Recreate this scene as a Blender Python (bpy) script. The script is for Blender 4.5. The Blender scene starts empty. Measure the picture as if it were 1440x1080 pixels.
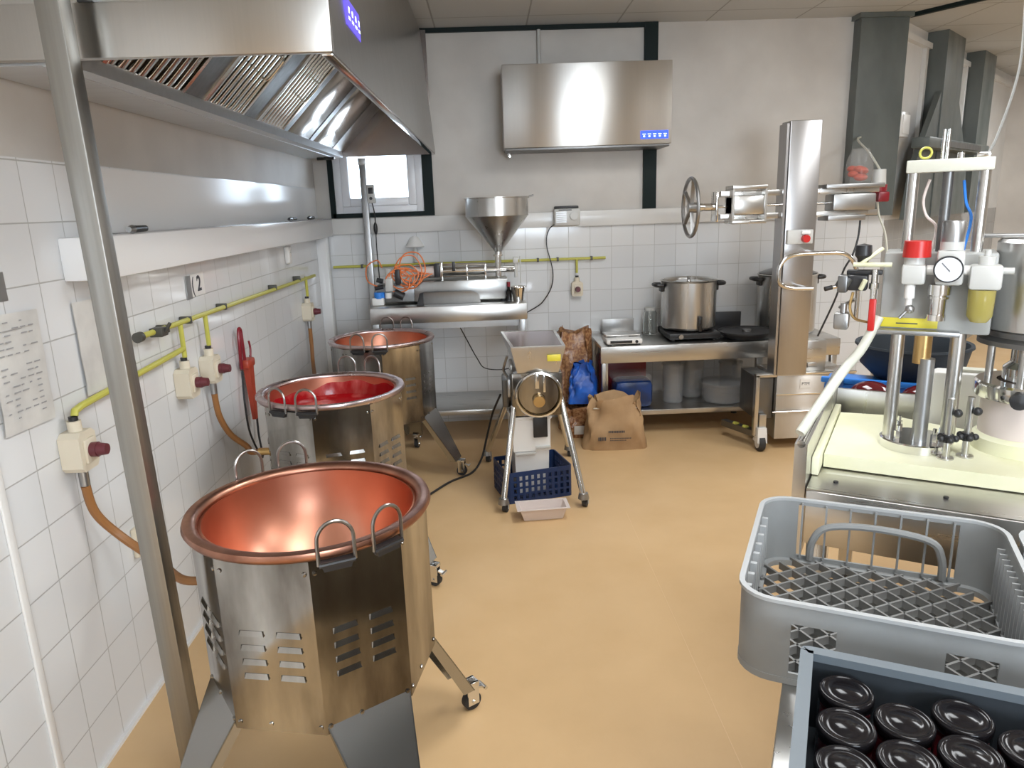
import bpy, bmesh, math, random
from mathutils import Vector, Matrix, Euler
PI = math.pi
random.seed(7)
SC = bpy.context.scene
COL = SC.collection

# ------------------------------------------------------------------ camera
F_PX, PITCH, YAW, ROLL, EYE = 1016.96, .241425, .024479, .033884, 1.55
cam_data = bpy.data.cameras.new('camera')
cam_data.sensor_width = 36.0
cam_data.lens = F_PX * 36.0 / 1440.0
cam_data.clip_start = .02
cam = bpy.data.objects.new('camera', cam_data)
COL.objects.link(cam)
fw = Vector((math.sin(YAW) * math.cos(PITCH), math.cos(YAW) * math.cos(PITCH), -math.sin(PITCH)))
r0 = Vector((math.cos(YAW), -math.sin(YAW), 0))
d0 = fw.cross(r0)
rt = math.cos(ROLL) * r0 + math.sin(ROLL) * d0
dn = -math.sin(ROLL) * r0 + math.cos(ROLL) * d0
cam.matrix_world = Matrix(((rt.x, -dn.x, -fw.x, 0), (rt.y, -dn.y, -fw.y, 0), (rt.z, -dn.z, -fw.z, EYE), (0, 0, 0, 1)))
SC.camera = cam

# ------------------------------------------------------------------ world, lights, exposure
SC.view_settings.view_transform = 'Standard'
SC.view_settings.look = 'None'
SC.view_settings.gamma = 1.0
SC.view_settings.use_curve_mapping = False
SC.view_settings.exposure = 0.0
w = bpy.data.worlds.new('daylight_and_fill'); SC.world = w; w.use_nodes = True
bg = w.node_tree.nodes['Background']
bg.inputs[0].default_value = (.72, .86, 1.0, 1); bg.inputs[1].default_value = 11.0
SC.cycles.use_denoising = True
SC.cycles.max_bounces = 10
SC.cycles.sample_clamp_indirect = 6.0

def area(name, loc, sx, sy, power, color, rot=(0, 0, 0)):
    d = bpy.data.lights.new(name, 'AREA'); d.shape = 'RECTANGLE'; d.size = sx; d.size_y = sy
    d.energy = power; d.color = color
    o = bpy.data.objects.new(name, d); COL.objects.link(o); o.location = loc; o.rotation_euler = rot
    return o
CEIL = 2.70
LIGHTS = [(.76, .45, .85, 1.2, 34), (1.0, 2.75, .6, 1.2, 30), (3.3, .5, .6, 1.2, 34), (3.1, 2.6, .6, 1.2, 32), (5.3, 5.6, .6, 1.2, 48), (.9, -1.7, .6, 1.2, 20)]  # unseen lamp farthest back is added to brighten the right end
FILL_WIN = (.35, 2.15, 1.0, 2.3)     # unseen window added behind the camera for fill light: x0, x1, z0, z1
area('daylight_and_fill', ((FILL_WIN[0] + FILL_WIN[1]) / 2, -3.06, (FILL_WIN[2] + FILL_WIN[3]) / 2), FILL_WIN[1] - FILL_WIN[0], FILL_WIN[3] - FILL_WIN[2], 95, (.86, .93, 1.0), (-PI / 2, 0, PI))  # added fill lamp filling the unseen window opening
for lx, ly, sx, sy, p in LIGHTS:
    area('ceiling_lamp', (lx, ly, CEIL - .035), sx - .06, sy - .06, p, (.93, .97, 1.0))

# ------------------------------------------------------------------ mesh helpers
class B:
    def __init__(s): s.v = []; s.f = []
    def add(s, vs, fs, M=None):
        o = len(s.v)
        for p in vs:
            p = Vector(p)
            s.v.append(M @ p if M is not None else p)
        for f in fs: s.f.append([i + o for i in f])
        return s
    def box(s, x0, x1, y0, y1, z0, z1, b=0, M=None):
        if b:
            bm = bmesh.new(); bmesh.ops.create_cube(bm, size=1)
            for q in bm.verts: q.co = Vector((x0 + (q.co.x + .5) * (x1 - x0), y0 + (q.co.y + .5) * (y1 - y0), z0 + (q.co.z + .5) * (z1 - z0)))
            b = min(b, .49 * min(abs(x1 - x0), abs(y1 - y0), abs(z1 - z0)))
            bmesh.ops.bevel(bm, geom=bm.edges[:], offset=b, segments=2, affect='EDGES', profile=.5)
            bm.verts.index_update()
            s.add([q.co.copy() for q in bm.verts], [[q.index for q in f.verts] for f in bm.faces], M); bm.free(); return s
        vs = [(x, y, z) for z in (z0, z1) for y in (y0, y1) for x in (x0, x1)]
        return s.add(vs, [(0, 2, 3, 1), (4, 5, 7, 6), (0, 1, 5, 4), (2, 6, 7, 3), (0, 4, 6, 2), (1, 3, 7, 5)], M)
    def hexa(s, bot, top, M=None):      # two matching loops of points joined into a solid
        n = len(bot)
        fs = [list(range(n))[::-1], list(range(n, 2 * n))] + [(i, (i + 1) % n, n + (i + 1) % n, n + i) for i in range(n)]
        return s.add(list(bot) + list(top), fs, M)
    def prism(s, poly, d, M=None):      # poly in local XY, extruded along +Z by d
        return s.hexa([(x, y, 0) for x, y in poly], [(x, y, d) for x, y in poly], M)
    def lathe(s, prof, c=(0, 0, 0), n=48, M=None, a0=0, a1=2 * PI):
        full = abs(a1 - a0 - 2 * PI) < 1e-6; m = n if full else n + 1
        vs, fs = [], []
        for r, z in prof:
            for k in range(m):
                a = a0 + (a1 - a0) * k / n
                vs.append((c[0] + r * math.cos(a), c[1] + r * math.sin(a), c[2] + z))
        for i in range(len(prof) - 1):
            for k in range(n):
                k2 = (k + 1) % m
                fs.append((i * m + k, i * m + k2, (i + 1) * m + k2, (i + 1) * m + k))
        if full:
            if prof[0][0] > 1e-5: fs.append(list(range(m))[::-1])
            if prof[-1][0] > 1e-5: fs.append([(len(prof) - 1) * m + k for k in range(m)])
        return s.add(vs, fs, M)
    def openlathe(s, prof, c=(0, 0, 0), n=48, M=None):   # a closed profile loop, no caps
        p = list(prof) + [prof[0]]
        vs, fs = [], []
        for r, z in prof:
            for k in range(n):
                a = 2 * PI * k / n; vs.append((c[0] + r * math.cos(a), c[1] + r * math.sin(a), c[2] + z))
        m = len(prof)
        for i in range(m):
            j = (i + 1) % m
            for k in range(n):
                fs.append((i * n + k, i * n + (k + 1) % n, j * n + (k + 1) % n, j * n + k))
        return s.add(vs, fs, M)
    def cyl(s, p0, p1, r, r2=None, n=20):
        p0, p1 = Vector(p0), Vector(p1); d = p1 - p0; L = d.length
        M = Matrix.Translation(p0) @ d.to_track_quat('Z', 'Y').to_matrix().to_4x4()
        return s.lathe([(r, 0), (r if r2 is None else r2, L)], n=n, M=M)
    def tube(s, pts, r, n=8, closed=False):
        P = [Vector(p) for p in pts]; m = len(P)
        T = []
        for i in range(m):
            a = P[(i - 1) % m] if (closed or i > 0) else P[i]
            b = P[(i + 1) % m] if (closed or i < m - 1) else P[i]
            t = (b - a); T.append(t.normalized() if t.length > 1e-9 else Vector((0, 0, 1)))
        up = Vector((0, 0, 1)) if abs(T[0].z) < .9 else Vector((1, 0, 0))
        N = (up - T[0] * up.dot(T[0])).normalized()
        vs, fs = [], []
        for i in range(m):
            N = (N - T[i] * N.dot(T[i]))
            N = N.normalized() if N.length > 1e-6 else T[i].orthogonal().normalized()
            bn = T[i].cross(N)
            rr = r(i / (m - 1)) if callable(r) else r
            for k in range(n):
                a = 2 * PI * k / n
                vs.append(P[i] + (N * math.cos(a) + bn * math.sin(a)) * rr)
        for i in range(m if closed else m - 1):
            j = (i + 1) % m
            for k in range(n):
                fs.append((i * n + k, i * n + (k + 1) % n, j * n + (k + 1) % n, j * n + k))
        if not closed: fs += [list(range(n))[::-1], [(m - 1) * n + k for k in range(n)]]
        return s.add(vs, fs)
    def bar(s, p0, p1, wd, hd, b=0):
        p0, p1 = Vector(p0), Vector(p1); d = p1 - p0
        M = Matrix.Translation(p0) @ d.to_track_quat('Z', 'Y').to_matrix().to_4x4()
        return s.box(-wd / 2, wd / 2, -hd / 2, hd / 2, 0, d.length, b, M)
    def ball(s, c, r, sx=1, sy=1, sz=1, n=16):
        prof = [(max(1e-6, r * math.sin(PI * i / n)), -r * math.cos(PI * i / n)) for i in range(n + 1)]
        prof[0] = (0, -r); prof[-1] = (0, r)
        M = Matrix.Translation(Vector(c)) @ Matrix.Diagonal((sx, sy, sz, 1))
        return s.lathe(prof, n=n * 2, M=M)
    def sheet(s, path, zs, mask, th, closed=True):
        """an upright wall of thickness th along a path (list of (x, y, outward x, outward y)), cut into cells; mask(i, j) says which are solid"""
        n = len(path); m = len(zs); vs = []; segs = n if closed else n - 1
        for off in (0, -th):
            for z in zs:
                for (x, y, nx, ny) in path: vs.append((x + nx * off, y + ny * off, z))
        idx = lambda o, j, i: o * n * m + j * n + (i % n)
        fs = []
        for i in range(segs):
            for j in range(m - 1):
                if not mask(i, j): continue
                a, b, c, d = idx(0, j, i), idx(0, j, i + 1), idx(0, j + 1, i + 1), idx(0, j + 1, i)
                e, f, g, h = idx(1, j, i), idx(1, j, i + 1), idx(1, j + 1, i + 1), idx(1, j + 1, i)
                fs.append((a, b, c, d)); fs.append((f, e, h, g))
                nb = lambda ii, jj: (0 <= jj < m - 1) and ((0 <= ii < segs) or closed) and mask(ii % segs, jj)
                if not nb(i, j - 1): fs.append((b, a, e, f))
                if not nb(i, j + 1): fs.append((d, c, g, h))
                if not nb(i - 1, j): fs.append((a, d, h, e))
                if not nb(i + 1, j): fs.append((c, b, f, g))
        return s.add(vs, fs)
    def obj(s, name, mat, parent=None, ang=35, label=None):
        me = bpy.data.meshes.new(name)
        me.from_pydata([tuple(p) for p in s.v], [], s.f)
        bm = bmesh.new(); bm.from_mesh(me)
        bmesh.ops.recalc_face_normals(bm, faces=bm.faces[:])
        lim = math.radians(ang)
        for e in bm.edges:
            e.smooth = not (len(e.link_faces) == 2 and e.calc_face_angle(0) > lim)
        for f in bm.faces: f.smooth = True
        bm.to_mesh(me); bm.free()
        if mat is not None: me.materials.append(mat)
        o = bpy.data.objects.new(name, me); COL.objects.link(o)
        if parent is not None: o.parent = parent
        if label: o['label'] = label
        return o

def tag(o, label, cat, group=None):
    o['label'] = label; o['category'] = cat
    if group: o['group'] = group
    return o
def thing(name, label, cat, loc=(0, 0, 0), rz=0, group=None):
    o = bpy.data.objects.new(name, None); o.empty_display_size = .05; COL.objects.link(o)
    o.location = loc; o.rotation_euler = (0, 0, rz)
    return tag(o, label, cat, group)
def struct(o):
    o['kind'] = 'structure'; return o
def copy_tree(o, parent=None):
    c = o.copy(); COL.objects.link(c)
    if parent is not None: c.parent = parent
    for ch in list(o.children): copy_tree(ch, c)
    return c
def smooth(pts, k=6, closed=False):
    P = [Vector(p) for p in pts]; n = len(P); out = []
    g = (lambda i: P[i % n]) if closed else (lambda i: P[max(0, min(n - 1, i))])
    for i in range(n if closed else n - 1):
        a, b, c, d = g(i - 1), g(i), g(i + 1), g(i + 2)
        for j in range(k):
            t = j / k
            out.append(.5 * ((2 * b) + (c - a) * t + (2 * a - 5 * b + 4 * c - d) * t * t + (3 * b - a - 3 * c + d) * t ** 3))
    if not closed: out.append(P[-1])
    return out
def rrect(w, d, r, seg=6, n=10):
    """rounded rectangle path of (x, y, nx, ny), counter-clockwise; each straight side is cut in n pieces"""
    out = []
    cs = [(w / 2 - r, -d / 2 + r, -PI / 2), (w / 2 - r, d / 2 - r, 0), (-w / 2 + r, d / 2 - r, PI / 2), (-w / 2 + r, -d / 2 + r, PI)]
    for q in range(4):
        cx, cy, a = cs[q]
        for k in range(seg + 1):
            t = a + PI / 2 * k / seg
            out.append((cx + r * math.cos(t), cy + r * math.sin(t), math.cos(t), math.sin(t)))
        nx, ny, _ = cs[(q + 1) % 4]
        e = a + PI / 2
        p0 = out[-1]; p1 = (nx + r * math.cos(e), ny + r * math.sin(e))
        for k in range(1, n):
            t = k / n; out.append((p0[0] + (p1[0] - p0[0]) * t, p0[1] + (p1[1] - p0[1]) * t, math.cos(e), math.sin(e)))
    return out
def text(body, size, mat, parent, loc, rot, name='lettering', depth=.0006, bold=False):
    c = bpy.data.curves.new(name, 'FONT'); c.body = body; c.size = size; c.extrude = depth; c.align_x = 'CENTER'; c.align_y = 'CENTER'
    if bold: c.offset = size * .02
    t = bpy.data.objects.new(name, c); COL.objects.link(t)
    dg = bpy.context.evaluated_depsgraph_get()
    me = bpy.data.meshes.new_from_object(t.evaluated_get(dg))
    bpy.data.objects.remove(t); bpy.data.curves.remove(c)
    me.materials.clear(); me.materials.append(mat)
    o = bpy.data.objects.new(name, me); COL.objects.link(o); o.location = loc; o.rotation_euler = rot
    if parent is not None: o.parent = parent
    return o

# ------------------------------------------------------------------ materials
def mat(name, col=(.8, .8, .8), rough=.5, metal=0, **k):
    m = bpy.data.materials.new(name); m.use_nodes = True
    p = m.node_tree.nodes['Principled BSDF']
    p.inputs['Base Color'].default_value = (*col, 1); p.inputs['Roughness'].default_value = rough; p.inputs['Metallic'].default_value = metal
    for a, b in k.items(): p.inputs[a.replace('_', ' ')].default_value = b
    return m
def nodes(m): return m.node_tree.nodes, m.node_tree.links, m.node_tree.nodes['Principled BSDF']
def noise_mix(m, c1, c2, scale=5, stretch=(1, 1, 1), detail=4, lo=.35, hi=.65, rough=None, bump=0, coord='Object'):
    N, L, p = nodes(m)
    tc = N.new('ShaderNodeTexCoord'); mp = N.new('ShaderNodeMapping'); mp.inputs['Scale'].default_value = stretch
    nz = N.new('ShaderNodeTexNoise'); nz.inputs['Scale'].default_value = scale; nz.inputs['Detail'].default_value = detail
    mr = N.new('ShaderNodeMapRange'); mr.inputs[1].default_value = lo; mr.inputs[2].default_value = hi
    mx = N.new('ShaderNodeMix'); mx.data_type = 'RGBA'
    mx.inputs[6].default_value = (*c1, 1); mx.inputs[7].default_value = (*c2, 1)
    L.new(tc.outputs[coord], mp.inputs[0]); L.new(mp.outputs[0], nz.inputs[0]); L.new(nz.outputs[0], mr.inputs[0])
    L.new(mr.outputs[0], mx.inputs[0]); L.new(mx.outputs[2], p.inputs['Base Color'])
    if rough:
        r = N.new('ShaderNodeMapRange'); r.inputs[3].default_value = rough[0]; r.inputs[4].default_value = rough[1]
        r.inputs[1].default_value = lo; r.inputs[2].default_value = hi
        L.new(nz.outputs[0], r.inputs[0]); L.new(r.outputs[0], p.inputs['Roughness'])
    if bump:
        b = N.new('ShaderNodeBump'); b.inputs['Strength'].default_value = bump; b.inputs['Distance'].default_value = .002
        L.new(nz.outputs[0], b.inputs['Height']); L.new(b.outputs[0], p.inputs['Normal'])
    return m
def steel(name, c=(.60, .59, .57), rough=(.27, .30), stretch=(9, 9, .3), scale=5, d=.965):
    m = mat(name, c, rough[0], 1)
    return noise_mix(m, c, tuple(x * d for x in c), scale, stretch, 3, .3, .7, rough)
M = {}
M['steel'] = steel('brushed steel')
M['steel_h'] = steel('brushed steel sheet', (.58, .57, .55), (.27, .32), (.3, 9, 9), 5)
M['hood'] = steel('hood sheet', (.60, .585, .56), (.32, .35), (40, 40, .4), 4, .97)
N_, L_, p_ = nodes(M['hood'])
gn_ = N_.new('ShaderNodeNewGeometry'); tn = N_.new('ShaderNodeVectorMath'); tn.operation = 'CROSS_PRODUCT'
tn.inputs[1].default_value = (.02, .03, 1.0); L_.new(gn_.outputs['Normal'], tn.inputs[0])     # grain runs level along the sheet
L_.new(tn.outputs[0], p_.inputs['Tangent']); p_.inputs['Anisotropic'].default_value = .95; p_.inputs['Anisotropic Rotation'].default_value = .25
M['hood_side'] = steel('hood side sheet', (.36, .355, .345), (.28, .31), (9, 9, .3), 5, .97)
M['lift_steel'] = steel('lifter sheet', (.43, .42, .42), (.30, .33), (9, 9, .3), 5, .97)
M['end_dark'] = mat('dark lining', (.30, .265, .25), .2, 1)  # darker tone than the other hood sheets
M['gutter'] = steel('gutter sheet', (.74, .76, .78), (.42, .5), (.6, 9, 9), 5, .97)
M['lining_b'] = mat('blank lining', (.50, .44, .38), .16, 1)
M['hood_mirror'] = mat('hood lining', (.74, .71, .66), .11, 1)
M['mirror'] = noise_mix(mat('polished sheet', (.50, .49, .47), .1, 1), (.52, .51, .485), (.13, .115, .10), 3.4, (1.8, 1.8, .5), 8, .38, .66, (.06, .2))  # dark patches: dirt, with dim reflections painted into the colour
M['dull'] = steel('dull steel', (.40, .40, .40), (.34, .42), (8, 8, .3), 5)
M['dark_steel'] = steel('dark steel', (.20, .20, .20), (.35, .45), (8, 8, .3), 5)
M['chrome'] = mat('chrome', (.75, .75, .74), .12, 1)
M['post'] = steel('post steel', (.37, .36, .335), (.36, .45), (14, 14, .3), 6, .88)
M['copper'] = noise_mix(mat('copper', (.74, .37, .26), .3, 1), (.68, .33, .23), (.54, .23, .145), 4, (1, 1, 1), 5, .3, .75, (.28, .42))
M['copper_rim'] = noise_mix(mat('aged copper', (.45, .22, .15), .35, 1), (.50, .25, .17), (.28, .13, .09), 12, (1, 1, 1), 5, .35, .7, (.28, .45))
M['rim_grey'] = noise_mix(mat('tinned rim', (.55, .47, .46), .35, 1), (.62, .52, .52), (.42, .28, .26), 9, (1, 1, 1), 5, .35, .7, (.25, .4))
M['jam'] = noise_mix(mat('jam', (.5, .02, .02), .25), (.36, .006, .010), (.75, .22, .19), 8, (1, 1, .4), 7, .48, .72, (.14, .45), .25)
M['brass'] = mat('brass', (.62, .42, .18), .3, 1)
M['white'] = mat('white plastic', (.78, .77, .75), .4)
M['white_gloss'] = mat('white lacquer', (.80, .80, .80), .16)
M['cream'] = mat('cream plastic', (.70, .63, .50), .45)
M['maroon'] = mat('maroon plastic', (.13, .025, .035), .35)
M['board'] = noise_mix(mat('cutting board', (.80, .79, .58), .45), (.74, .73, .54), (.68, .67, .46), 6, (1, 1, 1), 4)
M['gas'] = mat('gas pipe paint', (.52, .50, .09), .4)
M['gas_dark'] = mat('pipe clip', (.10, .10, .09), .5, .5)
M['hose'] = mat('brown hose', (.30, .13, .04), .45)
M['black'] = mat('black plastic', (.018, .018, .02), .4)
M['black_gloss'] = mat('black enamel', (.012, .011, .012), .12)
M['rubber'] = mat('rubber', (.03, .03, .032), .7)
M['grey_crate'] = noise_mix(mat('grey plastic', (.27, .28, .285), .5), (.265, .275, .275), (.22, .225, .225), 6, (1, 1, 1), 5)
M['lattice'] = mat('dark grey plastic', (.17, .17, .165), .5)  # darker grey than the rack walls
M['grey_rim'] = mat('grey plastic edge', (.36, .37, .375), .4)
M['jam_dark'] = mat('dark jam in film', (.10, .008, .012), .1)
M['slate'] = noise_mix(mat('slate plastic', (.13, .16, .19), .6, 0, Specular_IOR_Level=.3), (.034, .041, .049), (.024, .029, .035), 5)
M['slate_rim'] = mat('slate rim', (.115, .138, .158), .45)
M['blue_crate'] = mat('blue plastic', (.008, .028, .10), .4)
M['navy_film'] = noise_mix(mat('navy film', (.01, .04, .2), .3), (.01, .05, .22), (.012, .03, .1), 12, bump=.5)
M['blue_bag'] = noise_mix(mat('blue film', (.01, .12, .55), .3), (.012, .13, .60), (.02, .07, .32), 14, bump=.6)
M['blue_edge'] = mat('blue rim', (.03, .22, .72), .35)
M['orange'] = mat('orange hose', (.80, .22, .06), .4)
M['red'] = mat('red plastic', (.52, .018, .015), .35)
M['red_tool'] = mat('orange red handle', (.42, .055, .025), .4)
M['dark_red'] = mat('dark red', (.22, .01, .02), .35)
M['paper'] = noise_mix(mat('paper in sleeve', (.66, .65, .62), .3), (.70, .69, .66), (.56, .55, .53), 9)
M['faint'] = mat('faded print', (.34, .34, .35), .5)
M['ink'] = mat('ink', (.05, .05, .06), .6)
M['green_trim'] = mat('dark green paint', (.008, .016, .016), .6, 0, Specular_IOR_Level=.2)
M['green_steel'] = noise_mix(mat('grey green paint', (.10, .115, .11), .4), (.125, .14, .135), (.075, .088, .082), 4, (1, 1, .5), 5, .35, .7, (.3, .5))
M['pvc'] = mat('window plastic', (.78, .80, .84), .3)
M['kraft'] = noise_mix(mat('kraft paper', (.42, .27, .14), .75), (.46, .30, .16), (.36, .22, .11), 7, bump=.35)
M['nut'] = noise_mix(mat('nuts in clear film', (.36, .18, .08), .25), (.42, .22, .10), (.22, .09, .04), 60, detail=2, lo=.4, hi=.6, bump=.9)
M['clear_film'] = mat('clear film', (.62, .60, .58), .15, 0, Alpha=.14)
M['tray_plastic'] = mat('pink white plastic', (.80, .70, .66), .3, 0, Alpha=.85)
M['handle_steel'] = mat('worn handle steel', (.34, .32, .30), .3, 1)
M['cable_grey'] = mat('grey cable', (.22, .22, .21), .5)
M['leg_sheet'] = mat('leg sheet', (.42, .42, .41), .24, 1)
M['fume'] = mat('hopper lining', (.13, .055, .065), .2, 1)
M['bag_white'] = mat('printed label', (.7, .68, .64), .4)
M['yellow'] = mat('yellow sticker', (.70, .60, .05), .4)
M['amber'] = mat('amber bowl', (.45, .38, .10), .1, 0, Alpha=.75)
M['fog_plastic'] = mat('smoky clear plastic', (.40, .41, .42), .15, 0, Alpha=.30)
M['rail'] = mat('pale rail paint', (.62, .62, .54), .4)
M['regulator'] = mat('light grey cast', (.55, .55, .53), .35)
M['body_grey'] = mat('grey housing', (.36, .365, .355), .3)
M['dial'] = mat('dial face', (.75, .77, .82), .3)
M['lidjar'] = mat('black lid enamel', (.008, .007, .008), .14, 0, Specular_IOR_Level=.2)
def glass(name, col, rough=0.02, ior=1.45):
    m = mat(name, col, rough); m.node_tree.nodes['Principled BSDF'].inputs['Transmission Weight'].default_value = 1.0
    m.node_tree.nodes['Principled BSDF'].inputs['IOR'].default_value = ior; return m
M['glass'] = glass('clear glass', (.95, .97, .96))
M['pane'] = glass('window glass', (.97, .98, 1.0), .0, 1.02)
def emit(name, col, s):
    m = mat(name, col); p = m.node_tree.nodes['Principled BSDF']
    p.inputs['Emission Color'].default_value = (*col, 1); p.inputs['Emission Strength'].default_value = s; return m
M['display'] = emit('blue display', (.03, .09, .95), 1.2)
M['display_v'] = emit('violet display', (.10, .07, .55), .8)
M['glyph'] = emit('lit glyphs', (.65, .75, 1.0), 1.6)
M['diffuser'] = emit('lamp diffuser', (1, .96, .9), 2.0)

def tiles(name, axes, origin, pitch, grout=(.50, .50, .49), c1=(.74, .75, .76), c2=(.69, .70, .71), rough=.08, top=None):
    m = mat(name, c1, rough); N, L, p = nodes(m)
    tc = N.new('ShaderNodeTexCoord'); sx = N.new('ShaderNodeSeparateXYZ'); cb = N.new('ShaderNodeCombineXYZ')
    L.new(tc.outputs['Object'], sx.inputs[0])
    for i, a in enumerate(axes):
        ad = N.new('ShaderNodeMath'); ad.operation = 'SUBTRACT'; ad.inputs[1].default_value = origin[i]
        L.new(sx.outputs['XYZ'.index(a)], ad.inputs[0]); L.new(ad.outputs[0], cb.inputs[i])
    br = N.new('ShaderNodeTexBrick'); br.offset = 0; br.squash = 1
    br.inputs['Color1'].default_value = (*c1, 1); br.inputs['Color2'].default_value = (*c2, 1); br.inputs['Mortar'].default_value = (*grout, 1)
    br.inputs['Scale'].default_value = 1; br.inputs['Brick Width'].default_value = pitch; br.inputs['Row Height'].default_value = pitch
    br.inputs['Mortar Size'].default_value = .0020; br.inputs['Mortar Smooth'].default_value = .3; br.inputs['Bias'].default_value = -.3
    L.new(cb.outputs[0], br.inputs['Vector'])
    L.new(br.outputs['Color'], p.inputs['Base Color'])
    nz = N.new('ShaderNodeTexNoise'); nz.inputs['Scale'].default_value = 5; L.new(cb.outputs[0], nz.inputs[0])
    ad = N.new('ShaderNodeMath'); ad.operation = 'MULTIPLY_ADD'; ad.inputs[1].default_value = -1.0
    ms = N.new('ShaderNodeMath'); ms.operation = 'MULTIPLY'; ms.inputs[1].default_value = .25
    L.new(nz.outputs[0], ms.inputs[0]); L.new(br.outputs['Fac'], ad.inputs[0]); L.new(ms.outputs[0], ad.inputs[2])
    b = N.new('ShaderNodeBump'); b.inputs['Strength'].default_value = .5; b.inputs['Distance'].default_value = .0025
    L.new(ad.outputs[0], b.inputs['Height']); L.new(b.outputs[0], p.inputs['Normal'])
    r = N.new('ShaderNodeMapRange'); r.inputs[3].default_value = rough; r.inputs[4].default_value = .6
    L.new(br.outputs['Fac'], r.inputs[0]); L.new(r.outputs[0], p.inputs['Roughness'])
    return m
M['tile_left'] = tiles('wall tiles left', 'YZ', (1.948, 1.703), .155, (.44, .44, .43))
M['tile_back'] = tiles('wall tiles back', 'XZ', (.868, 1.402), .153)
M['tile_diag'] = tiles('grey wall tiles', 'XZ', (0, 1.36), .153, (.30, .30, .29), (.36, .36, .355), (.33, .33, .325))
M['plaster'] = noise_mix(mat('plaster', (.55, .52, .48), .5), (.60, .57, .53), (.50, .47, .435), 2.2, (1, 1, 1), 5)
M['plaster_w'] = noise_mix(mat('gloss white wall', (.70, .70, .69), .22), (.74, .735, .72), (.66, .655, .64), 2.2)
M['floor'] = noise_mix(mat('epoxy floor', (.60, .40, .21), .42), (.70, .475, .25), (.64, .425, .215), 3, (1, 1, 1), 7, .3, .7, (.34, .5), .12)
M['joint'] = mat('floor joint', (.73, .51, .285), .5)
M['ceiling'] = tiles('ceiling panels', 'XY', (.30, 4.93), .60, (.30, .30, .295), (.52, .53, .53), (.50, .51, .51), .6)
for n_ in M['ceiling'].node_tree.nodes:
    if n_.type == 'TEX_BRICK': n_.inputs['Mortar Size'].default_value = .006

# ------------------------------------------------------------------ the room
XL, YB = -1.185, 5.20
struct(B().box(XL - .1, 6.6, -3.1, 8.1, -.08, 0).obj('floor', M['floor']))
struct(B().box(XL - .1, 6.6, -3.1, 8.1, CEIL, CEIL + .08).obj('ceiling', M['ceiling']))
wl = struct(B().box(XL - .1, XL, -3.0, YB + .1, 0, 1.71).obj('wall_left', M['tile_left']))
B().box(XL - .1, XL - .004, -3.0, YB + .1, 1.71, CEIL).obj('wall_plaster', M['plaster'], wl)
wb = struct(B().box(XL, 2.82, YB, YB + .12, 0, 1.40).obj('wall_back', M['tile_back']))
WX0, WX1, WZ0, WZ1 = -1.05, -.44, 1.53, 2.08
up = B()
up.box(XL, WX0, YB, YB + .12, 1.40, CEIL); up.box(WX1, 2.82, YB, YB + .12, 1.40, CEIL)
up.box(WX0, WX1, YB, YB + .12, 1.40, WZ0); up.box(WX0, WX1, YB, YB + .12, WZ1, CEIL)
up.obj('wall_plaster', M['plaster'], wb)
struct(B().box(XL - .1, FILL_WIN[0], -3.1, -3.0, 0, CEIL).box(FILL_WIN[1], 6.6, -3.1, -3.0, 0, CEIL).box(FILL_WIN[0], FILL_WIN[1], -3.1, -3.0, 0, FILL_WIN[2]).box(FILL_WIN[0], FILL_WIN[1], -3.1, -3.0, FILL_WIN[3], CEIL).obj('wall_front', M['plaster']))
xm_ = (FILL_WIN[0] + FILL_WIN[1]) / 2
struct(B().box(FILL_WIN[0], FILL_WIN[0] + .05, -3.05, -2.98, FILL_WIN[2], FILL_WIN[3]).box(FILL_WIN[1] - .05, FILL_WIN[1], -3.05, -2.98, FILL_WIN[2], FILL_WIN[3]).box(FILL_WIN[0], FILL_WIN[1], -3.05, -2.98, FILL_WIN[2], FILL_WIN[2] + .05)
    .box(FILL_WIN[0], FILL_WIN[1], -3.05, -2.98, FILL_WIN[3] - .05, FILL_WIN[3]).box(xm_ - .03, xm_ + .03, -3.05, -2.98, FILL_WIN[2], FILL_WIN[3]).obj('fill_window', M['pvc']))  # frame of the added fill window
struct(B().box(6.5, 6.6, -3.0, 8.0, 0, CEIL).obj('wall_right', M['plaster']))
struct(B().box(5.5, 6.5, 8.0, 8.1, 0, CEIL).obj('wall_far', M['plaster']))
Q = Matrix.Translation((2.82, 5.24, 0)) @ Matrix.Rotation(PI / 4, 4, 'Z')       # the slanting wall: local x runs along it
wd = struct(B().box(0, 3.95, 0, .1, 0, 1.36).obj('wall_slanting', M['tile_diag'])); wd.matrix_world = Q
B().box(0, 3.95, 0, .1, 1.36, CEIL).obj('wall_plaster', M['plaster_w'], wd)
# skirting, ledge, duct, trunking, dark trims
struct(B().box(XL, XL + .012, -3, YB, 0, .012).obj('baseboard_left', M['white']))
struct(B().box(XL + .0, 2.5, YB - .03, YB, 1.395, 1.50, .004).obj('trim_1', M['plaster_w']))
struct(B().box(XL, XL + .105, 2.06, YB - .03, 1.385, 1.505, .006).obj('trim_2', M['white_gloss']))
struct(B().box(XL, XL + .004, 2.3, YB - .03, 1.507, 1.706).obj('trim_3', M['white_gloss']))
struct(B().box(XL, XL + .07, YB - .12, YB - .03, 0, 1.385, .004).obj('trim_4', M['white_gloss']))
struct(B().box(XL, XL + .008, 1.632, 1.656, 0, 1.05, .003).obj('trim_5', M['white']))
struct(B().box(1.085, 1.175, YB - .03, YB, 1.50, CEIL).obj('trim_6', M['green_trim']))
struct(B().box(-.44, 1.085, YB - .025, YB, 2.672, CEIL).obj('trim_7', M['green_trim']))
struct(B().box(-.44, -.37, YB - .022, YB, 1.505, 2.672).obj('trim_8', M['green_trim']))
struct(B().box(WX0 - .02, -.44, YB - .022, YB, 1.505, 1.535).obj('trim_9', M['green_trim']))
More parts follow.
